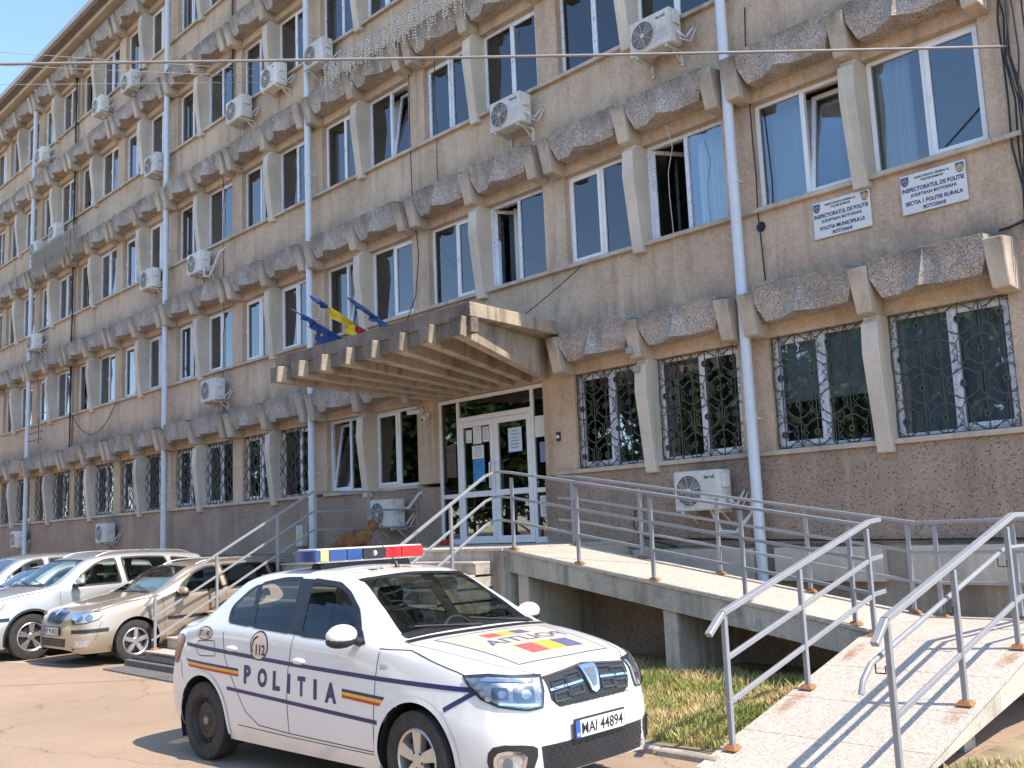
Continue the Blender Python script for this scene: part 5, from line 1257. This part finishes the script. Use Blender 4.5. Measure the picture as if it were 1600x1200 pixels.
# ------------------------------------------------------------------ signs
def sign(label, x0, x1, z0, z1, lines):
    r = thing('wall_sign', label, 'sign', ((x0+x1)/2, 11.84, z0))
    w, h = x1-x0, z1-z0
    def part(mb, n_, mat, b=0): return inst(n_, mb.mesh(n_, mat, bevel=b), r)
    part(MB().box(-w/2, w/2, 0, .03, 0, h), 'panel', simple('sign_white', (.68, .67, .63), .4, var=.05), .004)
    for t, cx, cz, tw, th, mt in lines:
        v, f = text_fit(t, tw*w, th, .03); part(MB().add([(cx*w+a, -.003, cz*h+b) for a, b in v], f), 'lettering', mt)
    s_ = .062
    sh = [(-.8, 1), (.8, 1), (.8, -.1), (.45, -.75), (0, -1), (-.45, -.75), (-.8, -.1)]
    def shp(cx, cz, k, pts, mat, y): part(MB().add([(cx+a*s_*k, y, cz+b*s_*k) for a, b in pts], [tuple(range(len(pts)))]), 'emblem', mat)
    cx = -w/2+.062; cz = h-.085
    eag = [(-.5, .45), (-.15, .3), (0, .75), (.15, .3), (.5, .45), (.42, -.1), (.18, -.2), (.22, -.65), (0, -.5), (-.22, -.65), (-.18, -.2), (-.42, -.1)]
    shp(cx, cz, 1, sh, simple('emblem_blue', (.03, .10, .30), .4), -.003); shp(cx, cz, .95, eag, simple('emblem_gold', (.62, .40, .05), .4), -.005); shp(cx, cz-.005, .36, sh, simple('emblem_red', (.45, .04, .03), .4), -.007)
    cx = w/2-.062; star = [((1.0 if i % 2 == 0 else .72)*math.cos(math.pi*i/8), (1.0 if i % 2 == 0 else .72)*math.sin(math.pi*i/8)) for i in range(16)]
    shp(cx, cz, 1, sh, MAT['emblem_blue'], -.003); shp(cx, cz, .82, star, MAT['emblem_gold'], -.005); shp(cx, cz, .42, star, simple('emblem_grey', (.25, .24, .22), .4), -.007); shp(cx, cz, .22, sh, MAT['emblem_gold'], -.009)
M_tb = simple('sign_navy', (.015, .03, .13), .4); M_tk = simple('sign_dark', (.03, .03, .06), .4)
sign('white police sign reading POLITIA MUNICIPIULUI BOTOSANI, the lower left one', -6.565, -5.765, 5.375, 5.865, [('INSPECTORATUL GENERAL AL', 0, .88, .54, .028, M_tk), ('POLITIEI ROMANE', 0, .79, .34, .028, M_tk), ('INSPECTORATUL DE POLITIE', 0, .60, .95, .055, M_tb), ('JUDETEAN BOTOSANI', 0, .44, .70, .05, M_tb), ('POLITIA MUNICIPIULUI', 0, .26, .78, .05, M_tb), ('BOTOSANI', 0, .10, .34, .048, M_tb)])
sign('white police sign reading SECTIA 1 POLITIE RURALA, the upper right one', -5.355, -4.555, 5.39, 5.885, [('INSPECTORATUL GENERAL AL', 0, .88, .54, .028, M_tk), ('POLITIEI ROMANE', 0, .79, .34, .028, M_tk), ('INSPECTORATUL DE POLITIE', 0, .60, .95, .055, M_tb), ('JUDETEAN BOTOSANI', 0, .44, .70, .05, M_tb), ('SECTIA 1 POLITIE RURALA', 0, .26, .88, .05, M_tb), ('BOTOSANI', 0, .10, .34, .048, M_tb)])

# ------------------------------------------------------------------ papers on the doors
def paper(label, x0, x1, z0, z1, mat, lines=4, band=None, y=11.985):
    r = thing('notice', label, 'notice', ((x0+x1)/2, y, z0)); w, h = x1-x0, z1-z0; rr = random.Random(int(x0*1000))
    inst('sheet', MB().box(-w/2, w/2, 0, .002, 0, h).mesh('sheet', mat), r)
    if lines:
        m = MB()
        for i in range(lines):
            zz = h*(.84-.68*i/max(1, lines-1)); ww = w*.36*rr.uniform(.6, 1); m.add([(-ww, -.002, zz), (ww, -.002, zz), (ww, -.002, zz+h*.035), (-ww, -.002, zz+h*.035)], [(0, 1, 2, 3)])
        inst('print', m.mesh('print', simple('print_grey', (.22, .22, .25), .6)), r)
    return r
M_pap = simple('paper_white', (.72, .71, .68), .7, var=.03); M_papb = simple('paper_bluish', (.55, .66, .76), .7, var=.03); M_blu = simple('poster_blue', (.03, .22, .50), .5, var=.3, scale=12); M_dk = simple('poster_dark', (.10, .06, .03), .5, var=.6, scale=14)
paper('small white warning notice leftmost on the left door leaf', -13.93, -13.77, 3.35, 3.58, M_pap, 2, y=11.99)
paper('tall white notice with a tick mark on the left door leaf', -13.73, -13.50, 3.31, 3.62, M_pap, 1, y=11.99)
paper('closely printed white notice at the right of the left door leaf', -13.47, -13.30, 3.33, 3.60, M_pap, 7, y=11.99)
paper('white sheet above the blue poster on the left door leaf', -13.77, -13.45, 3.04, 3.28, M_pap, 5, y=11.99)
paper('blue poster on the left door leaf', -13.76, -13.44, 2.62, 3.03, M_blu, 0, y=11.99)
paper('bluish white notice alone on the right door leaf', -12.80, -12.46, 3.09, 3.51, M_papb, 6, y=11.99)
paper('blank white panel in the glass right of the doors', -12.15, -11.90, 3.29, 3.65, M_pap, 0, y=12.01)
paper('blue printed list low in the glass right of the doors', -12.05, -11.90, 2.86, 3.20, simple('poster_violet', (.22, .26, .45), .6), 8, y=12.01)
paper('white printed sheet at the foot of the glass right of the doors', -12.1, -11.90, 1.95, 2.3, M_pap, 6, y=12.01)
paper('dark poster with faces in the glass left of the doors', -14.52, -14.25, 2.75, 3.35, M_dk, 0, y=12.01)

# ------------------------------------------------------------------ flags on the canopy
def mk_cloth(n_, c): return simple(n_, c, .8, var=.12, scale=9)
def flag(label, base, top, spans, stars=False, hang=.34, seed=1):
    r = thing('flag', label, 'flag', base); b = Vector(base); t = Vector(top); ax = t-b; rr = random.Random(seed)
    inst('pole', MB().tube([(0, 0, 0), ax], .016, 8).mesh('pole', simple('flag_pole', (.05, .08, .16), .5), .9), r)
    for (s0, s1, h0, h1, mat) in spans:
        n, k = 22, 9; V = []
        for i in range(n+1):
            s = s0+(s1-s0)*i/n; h = h0+(h1-h0)*i/n
            for j in range(k+1):
                q = j/k; p = ax*s+Vector((0, 0, -h*q))
                fold = .05*q*math.sin(i*.5+seed)+.015*math.sin(i*1.1+j*.8)
                p += Vector((fold+.02, .04*q*math.sin(i*.55+1.1*seed)+.02*math.cos(j), -.012*math.sin(i*.7)*q)); V.append(tuple(p))
        inst('cloth', MB().add(V, [(i*(k+1)+j, (i+1)*(k+1)+j, (i+1)*(k+1)+j+1, i*(k+1)+j+1) for i in range(n) for j in range(k)]).mesh('cloth', mat, 3), r)
        inst('sleeve', MB().tube([ax*s0, ax*((s0+s1)/2), ax*s1], [.035, .045, .032], 9).mesh('sleeve', mat, 3), r)
    if stars:
        m = MB()
        for c in ((.62, .10), (.70, .13), (.78, .09)):
            o = ax*c[0]+Vector((.11, -.10, -c[1]-.05)); pts = [o+Vector((.0, math.cos(math.pi*i/5-.3)*(.04 if i % 2 == 0 else .016), math.sin(math.pi*i/5)*(.04 if i % 2 == 0 else .016))) for i in range(10)]; m.add(pts, [tuple(range(10))])
        inst('stars', m.mesh('stars', MAT['decal_yellow']), r)
M_fb = mk_cloth('flag_blue', (.02, .055, .22)); M_fy = mk_cloth('flag_yellow', (.68, .46, .02)); M_fr = mk_cloth('flag_red', (.36, .02, .03)); M_fn = mk_cloth('flag_navy', (.04, .08, .20))
flag('blue flag with yellow stars, leftmost on the canopy', (-15.36, 10.95, 5.05), (-15.5, 9.33, 5.83), [(.18, .72, .72, .24, M_fb), (.72, .88, .16, .04, M_fb)], True, seed=1)
flag('blue, yellow and red furled flag in the middle', (-14.75, 11.0, 5.1), (-15.0, 9.39, 5.99), [(.16, .48, .50, .36, M_fr), (.48, .80, .22, .10, M_fy), (.80, .98, .05, .02, M_fb)], seed=2)
flag('plain dark blue furled flag, rightmost on the canopy', (-14.15, 11.05, 5.1), (-14.3, 9.71, 5.85), [(.12, .58, .52, .26, M_fn), (.58, .96, .08, .02, M_fn)], seed=3)

# ------------------------------------------------------------------ cables
def sagline(a, b, sag, n=24):
    a = Vector(a); b = Vector(b); return [a+(b-a)*i/n+Vector((0, 0, -sag*4*(i/n)*(1-i/n))) for i in range(n+1)]
M_cab = simple('cable_black', (.02, .02, .022), .6); M_cabg = simple('cable_grey', (.34, .32, .31), .6)
def cable(label, pts, r, mat=None, n=6): return MB().tube(pts, r, n).obj('cable', mat or M_cab, label, 'cable', tuple(pts[0]), smooth=3)
cable('thick grey overhead cable crossing the whole facade to the right pier', sagline((-26, -13.5, 7.6), (-3.88, 11.80, 7.02), .15, 40), .016, simple('cable_midgrey', (.24, .22, .21), .5))
for i, (e, z0) in enumerate((((-22.72, 6.4, 12.6), 12.75), ((-23.0, 6.49, 12.6), 12.55), ((-23.73, 6.7, 12.6), 12.40))):
    d = Vector(e)-Vector((-19.9, 11.6, 12.56)); far_ = Vector((-19.9, 11.6, 12.56))+d*3.2
    cable(('upper', 'middle', 'lower')[i]+' thin pale overhead wire from the left to the stickered air conditioner', sagline((far_.x, far_.y, z0+.1), (-19.9+.1*i, 11.65, z0-.05), .12, 24), .007, M_cabg, 5)
rc = random.Random(9)
def wiggle(x, z0, z1, y, amp, n, r): return [Vector((x+amp*r.uniform(-1, 1), y+r.uniform(-.015, .015), z0+(z1-z0)*i/n)) for i in range(n+1)]
cb = thing('cable_bundle', 'thick black cable bundle running down the facade at the far left', 'cable', (-33.3, 11.8, 2.6))
for i in range(5): MB().tube(wiggle(-33.3+.03*i, 4.6 if i else 2.7, 18.3, 11.83-.015*i, .012, 30, rc), .018, 6).part('cable', M_cab, cb, smooth=3)
cb = thing('cable_bundle', 'loose black cables hanging on the right pier above the ground-floor windows', 'cable', (-3.95, 11.8, 4.8))
for i in range(6): MB().tube(wiggle(-3.98+.035*i, 4.85, 11.0, 11.84-.02*i, .045, 12, rc), .012, 6).part('cable', M_cab, cb, smooth=3)
for i in range(3): MB().tube(sagline((-4.25+.05*i, 11.83, 4.93), (-3.50, 11.82, 5.08+.05*i), .02), .014, 6).part('cable', M_cab, cb, smooth=3)
cb = thing('cable_bundle', 'black cables dropping beside the stickered air conditioner on the upper floors', 'cable', (-22.4, 11.8, 12))
for i in range(4): MB().tube(wiggle(-22.45+.035*i, 12.2, 18.0, 11.84-.012*i, .012, 16, rc), .014, 6).part('cable', M_cab, cb, smooth=3)
cable('thin black wire down the wall above the flags', [Vector(p) for p in ((-15.1, 11.83, 11.6), (-15.12, 11.82, 9.7), (-15.1, 11.82, 8.4), (-14.92, 11.8, 7.1), (-15.05, 11.8, 6.3), (-15.6, 11.8, 5.5))], .010)
cable('thin black wire slanting from the canopy to the first-floor sill', sagline((-12.3, 11.5, 5.12), (-10.7, 11.82, 5.95), .04, 12), .008)
cable('black cable looping below first-floor windows at the far left', sagline((-33.0, 11.8, 5.9), (-29.5, 11.8, 5.95), .75, 20), .012)
cable('thin black wire hanging beside the second-floor icicle lights', wiggle(-14.3, 8.0, 11.7, 11.83, .02, 10, rc), .008)
cable('black wire down the first-floor wall above the tan car', wiggle(-22.9, 4.9, 11.5, 11.83, .03, 14, rc), .010)
cable('black wire hanging beside the right downpipe', wiggle(-7.38, 5.0, 9.0, 11.84, .05, 8, rc), .010)
cable('thin pale wire drooping over the first-floor open window', wiggle(-8.6, 4.6, 7.6, 11.55, .06, 8, rc), .006, simple('cable_pale', (.5, .40, .28), .6))
cable('black cable lying along the plinth behind the ramp', sagline((-9.6, 11.78, 1.55), (-3.6, 11.74, 1.44), .03, 20), .016)
cable('black cable loop on the plinth behind the upper ramp', [Vector(p) for p in ((-9.85, 11.8, 2.0), (-9.9, 11.78, 1.75), (-9.8, 11.77, 1.6), (-9.5, 11.77, 1.5), (-9.1, 11.77, 1.42))], .012)

# ------------------------------------------------------------------ icicle lights
M_bulb = simple('fairy_bulb', (.78, .74, .66), .4); M_fw = simple('fairy_wire', (.40, .36, .31), .6)
def icicles(label, x0, x1, z, y, n, seed, hmax, grey=False):
    r = thing('icicle_lights', label, 'fairy lights', ((x0+x1)/2, y, z-.5)); rr = random.Random(seed); c = Vector(((x0+x1)/2, y, z-.5))
    MB().bar((x0, y, z), (x1, y, z), .02, .02).part('rod', M_galv, r)
    w = MB(); b = MB()
    for i in range(n):
        x = rr.uniform(x0, x1); h = hmax*rr.choice((.3, .45, .6, .75, 1.0 if rr.random() < .3 else .5)); px, py = x, y-.02+rr.uniform(-.05, .05); pts = [Vector((px, py, z))]
        for q in range(int(h/.06)):
            px += rr.uniform(-.018, .018); py += rr.uniform(-.012, .012); pts.append(Vector((px, py, z-.06*(q+1)))); b.ball((px+rr.uniform(-.02, .02), py-.01, z-.06*(q+1)), .017, 4, 2)
        if len(pts) > 1: w.tube(pts, .004, 3, False)
    o = w.part('strands', M_fw, r); o['kind'] = 'stuff'; o = b.part('bulbs', M_bulb if not grey else M_fw, r); o['kind'] = 'stuff'
icicles('string of white icicle lights on a rod below third-floor windows', -17.5, -12.7, 11.78, 11.36, 190, 5, .85)
icicles('dense tangle of dusty icicle lights on a rod at the far left', -35.7, -31.2, 11.82, 11.3, 260, 6, 1.1, True)

# ------------------------------------------------------------------ small fittings
def cctv(label, loc, parts):
    r = thing('security_camera', label, 'camera', loc)
    for m, n_, mt in parts: inst(n_, m.mesh(n_, mt, bevel=.004), r)
M_cw = simple('camera_white', (.66, .65, .62), .4)
cctv('white bullet camera under the canopy left of the doors', (-15.03, 11.86, 4.05), [(MB().box(-.05, .05, -.04, .0, -.05, .05), 'mount', M_cw), (MB().bar((0, -.05, 0), (-.14, -.26, -.03), .075, .075), 'housing', M_cw), (MB().bar((-.142, -.263, -.03), (-.147, -.27, -.031), .05, .05), 'lens', M_black)])
cctv('white dome camera below the bullet camera', (-14.86, 11.86, 3.92), [(MB().box(-.05, .05, -.03, .0, -.02, .08), 'mount', M_cw), (MB().ball((0, -.09, -.02), .06, 12, 8), 'dome', M_cw), (MB().ball((0, -.135, -.045), .025, 10, 6), 'lens', M_black)])
r = thing('intercom', 'black and white intercom panel on the pier right of the doors', 'intercom', (-11.46, 11.88, 3.16)); inst('housing', MB().box(-.04, .04, -.03, .0, 0, .15).mesh('housing', M_black, bevel=.004), r); inst('button_panel', MB().box(-.028, .028, -.034, -.0305, .05, .095).mesh('button_panel', M_white), r)
r = thing('electrical_box', 'pale electrical box with a yellow warning triangle left of the stairs', 'electrical box', (-19.25, 11.83, 1.58)); inst('housing', MB().box(-.13, .13, -.12, .02, 0, .45).mesh('housing', simple('box_beige', (.52, .50, .44), .5), bevel=.006), r)
inst('warning_triangle', MB().add([(-.07, -.123, .20), (.07, -.123, .20), (0, -.123, .34)], [(0, 1, 2)]).mesh('warning_triangle', MAT['decal_yellow']), r)
for x, z, l in ((-9.55, 4.33, 'small grey lamp box on the bracket above the fin nearest the doors, upper'), (-9.52, 4.06, 'small grey lamp box on the fin top nearest the doors, lower')):
    MB().box(x-.05, x+.05, 11.46 if z > 4.2 else 11.56, 11.55 if z > 4.2 else 11.64, z-.05, z+.05).obj('lamp_box', simple('lampbox_grey', (.30, .31, .32), .5), l, 'lamp box', (x, 11.5, z-.05), bevel=.01)
r = thing('antenna_rack', 'black metal wire rack on the wall at the far left', 'rack', (-36, 11.75, 5.3)); MB().tube([(-36, 11.75, 5.3), (-36, 11.75, 6.2)], .015, 6).part('pole', M_black, r); MB().box(-36, -34.7, 11.4, 11.43, 5.32, 5.36).box(-36, -34.7, 11.4, 11.43, 5.58, 5.62).part('arm', M_black, r)
MB().lathe([(.001, 0), (.075, 0), (.075, .02)], 12, 'y', (-7.38, 11.872, 5.77)).part('wall_hole', M_black, BLD)
m = MB(); m.tube([(-11.95, 11.86, 4.97), (-11.35, 11.45, 4.93)], .03, 8); me = m.mesh('drain_pipe', M_pipe, .9, off=tuple(wpos(BLD))); lk(bpy.data.objects.new('drain_pipe', me), CAN)

# ------------------------------------------------------------------ dog lying on the landing
def dog():
    me = bpy.data.meshes.new('body')
    P = [((0, 0, .16), .125), ((.12, 0, .17), .135), ((.25, 0, .18), .14), ((.31, 0, .25), .11), ((.35, 0, .32), .088), ((.38, 0, .38), .088), ((.455, 0, .36), .052), ((.515, 0, .345), .032),      # 0-7 spine to nose
         ((-.10, 0, .14), .09), ((-.22, -.05, .07), .03), ((-.34, -.12, .04), .025), ((-.44, -.15, .035), .012),                                      # 8-11 rump, tail
         ((.30, .09, .10), .05), ((.36, .10, .035), .034), ((.56, .10, .03), .03), ((.30, -.09, .10), .05), ((.36, -.10, .035), .034), ((.58, -.09, .03), .03),
         ((-.05, .12, .10), .075), ((.10, .17, .06), .045), ((-.02, .20, .03), .03), ((.12, .21, .028), .026), ((-.05, -.12, .10), .075), ((.10, -.17, .06), .045), ((-.02, -.20, .03), .03), ((.12, -.21, .028), .026),
         ((.365, .075, .445), .026), ((.35, .105, .40), .016), ((.365, -.075, .445), .026), ((.35, -.105, .40), .016)]
    E_ = [(0, 1), (1, 2), (2, 3), (3, 4), (4, 5), (5, 6), (6, 7), (0, 8), (8, 9), (9, 10), (10, 11), (2, 12), (12, 13), (13, 14), (2, 15), (15, 16), (16, 17), (8, 18), (18, 19), (19, 20), (20, 21), (8, 22), (22, 23), (23, 24), (24, 25), (5, 26), (26, 27), (5, 28), (28, 29)]
    me.from_pydata([p for p, _ in P], E_, []); o = bpy.data.objects.new('tmp', me); COL.objects.link(o)
    mo = o.modifiers.new('skin', 'SKIN'); mo.use_smooth_shade = True
    for v, (_, r) in zip(me.skin_vertices[0].data, P): v.radius = (r, r); v.use_root = False
    me.skin_vertices[0].data[0].use_root = True
    o.modifiers.new('sub', 'SUBSURF').levels = 2
    dg = bpy.context.evaluated_depsgraph_get(); dm = bpy.data.meshes.new_from_object(o.evaluated_get(dg)); bpy.data.objects.remove(o)
    t = NT('golden_fur'); Pn = t.pos(obj=True); c = t.ramp(t.noise(14., 5, .7, Pn), [(.3, (.13, .055, .018)), (.55, (.27, .12, .04)), (.75, (.40, .21, .08))]); t.bump(t.noise(90., 4, .7, Pn), .9, .01)
    dm.materials.clear(); dm.materials.append(t.fin(c, .85)); dm.polygons.foreach_set('use_smooth', [True]*len(dm.polygons))
    r = thing('dog', 'small ginger dog lying on the landing with its head raised', 'dog', (-15.0, 10.1, LZ+.005), math.radians(52)); r.scale = (1.1, 1.1, 1.1)
    inst('body', dm, r); inst('nose', MB().ball((.545, 0, .352), .017, 8, 6).mesh('nose', M_black, 3), r)
    for s_ in (-1, 1): inst('eye', MB().ball((.447, s_*.042, .405), .010, 8, 6).mesh('eye', M_black, 3), r)
dog()
MB().box(-14.45, -14.28, 11.72, 11.88, LZ+.003, LZ+.10).obj('red_box', simple('red_plastic', (.40, .02, .02), .5), 'small red box on the landing at the foot of the glass left of the doors', 'box', (-14.37, 11.8, LZ), bevel=.01)

# ------------------------------------------------------------------ trees across the car park (behind the viewer, seen in the glass)
def crown_mesh(seed, rx, rz, n):
    r = random.Random(seed); b = MB(); b.n = 1; cl = []
    for i in range(34):
        a = r.uniform(0, 6.283); t = math.acos(r.uniform(-.8, 1)); q = r.uniform(.55, 1.0)
        cl.append(Vector((rx*q*math.sin(t)*math.cos(a), rx*q*math.sin(t)*math.sin(a), rz*q*math.cos(t))))
    for i in range(n):
        c = r.choice(cl); p = c+Vector((r.gauss(0, .42), r.gauss(0, .42), r.gauss(0, .38))); s_ = r.uniform(.13, .27)
        u = Vector((r.gauss(0, 1), r.gauss(0, 1), r.gauss(0, 1))).normalized(); v = u.cross(Vector((r.gauss(0, 1), r.gauss(0, 1), r.gauss(0, 1)))).normalized()
        b.add([p-u*s_, p+v*s_*.6, p+u*s_, p-v*s_*.6], [(0, 1, 2, 3)])
    return b
t = NT('tree_leaves'); M_leaf = t.fin(t.ramp(t.noise(1.5, 4, .6), [(.3, (.035, .075, .015)), (.7, (.10, .16, .035))]), .6)
M_bark = simple('bark', (.12, .09, .065), .9, var=.3, scale=10, bump=.6)
CR = [crown_mesh(i, 2.6, 2.9, 6000).mesh('crown', M_leaf) for i in range(2)]
TP = [(-6, -17, 6.0, 1.4), (-13, -14, 6.4, 1.5), (-20, -18, 6.8, 1.6), (-27, -15, 6.2, 1.5), (-34.5, -18, 7.4, 1.7), (-43, -16, 6.8, 1.6), (-52, -18, 7.6, 1.8), (-62, -17, 7.2, 1.8), (-74, -19, 7.8, 2.0), (-88, -18, 8.0, 2.1), (4, -16, 6.4, 1.5)]
for i, (x, y, h, sc) in enumerate(TP):
    r = thing('tree', 'leafy tree across the car park, mirrored only in the window glass', 'tree', (x, y, 0), group='trees across the car park')
    tr = MB().tube([(0, 0, 0), (.05, .02, h*.4), (-.05, .05, h*.75), (.1, 0, h*1.1)], [.26, .21, .15, .06], 10)
    for q in range(5):
        a = q*1.26+i; tr.tube([(0, 0, h*.45+.1*q), (.7*math.cos(a), .7*math.sin(a), h*.7+.1*q), (1.6*math.cos(a), 1.6*math.sin(a), h+.25*q)], [.09, .06, .02], 6)
    inst('trunk', tr.mesh('trunk', M_bark, .8), r); c_ = inst('crown', CR[i % 2], r, (0, 0, h-.4), (0, 0, i*1.7)); c_.scale = (sc, sc, sc)
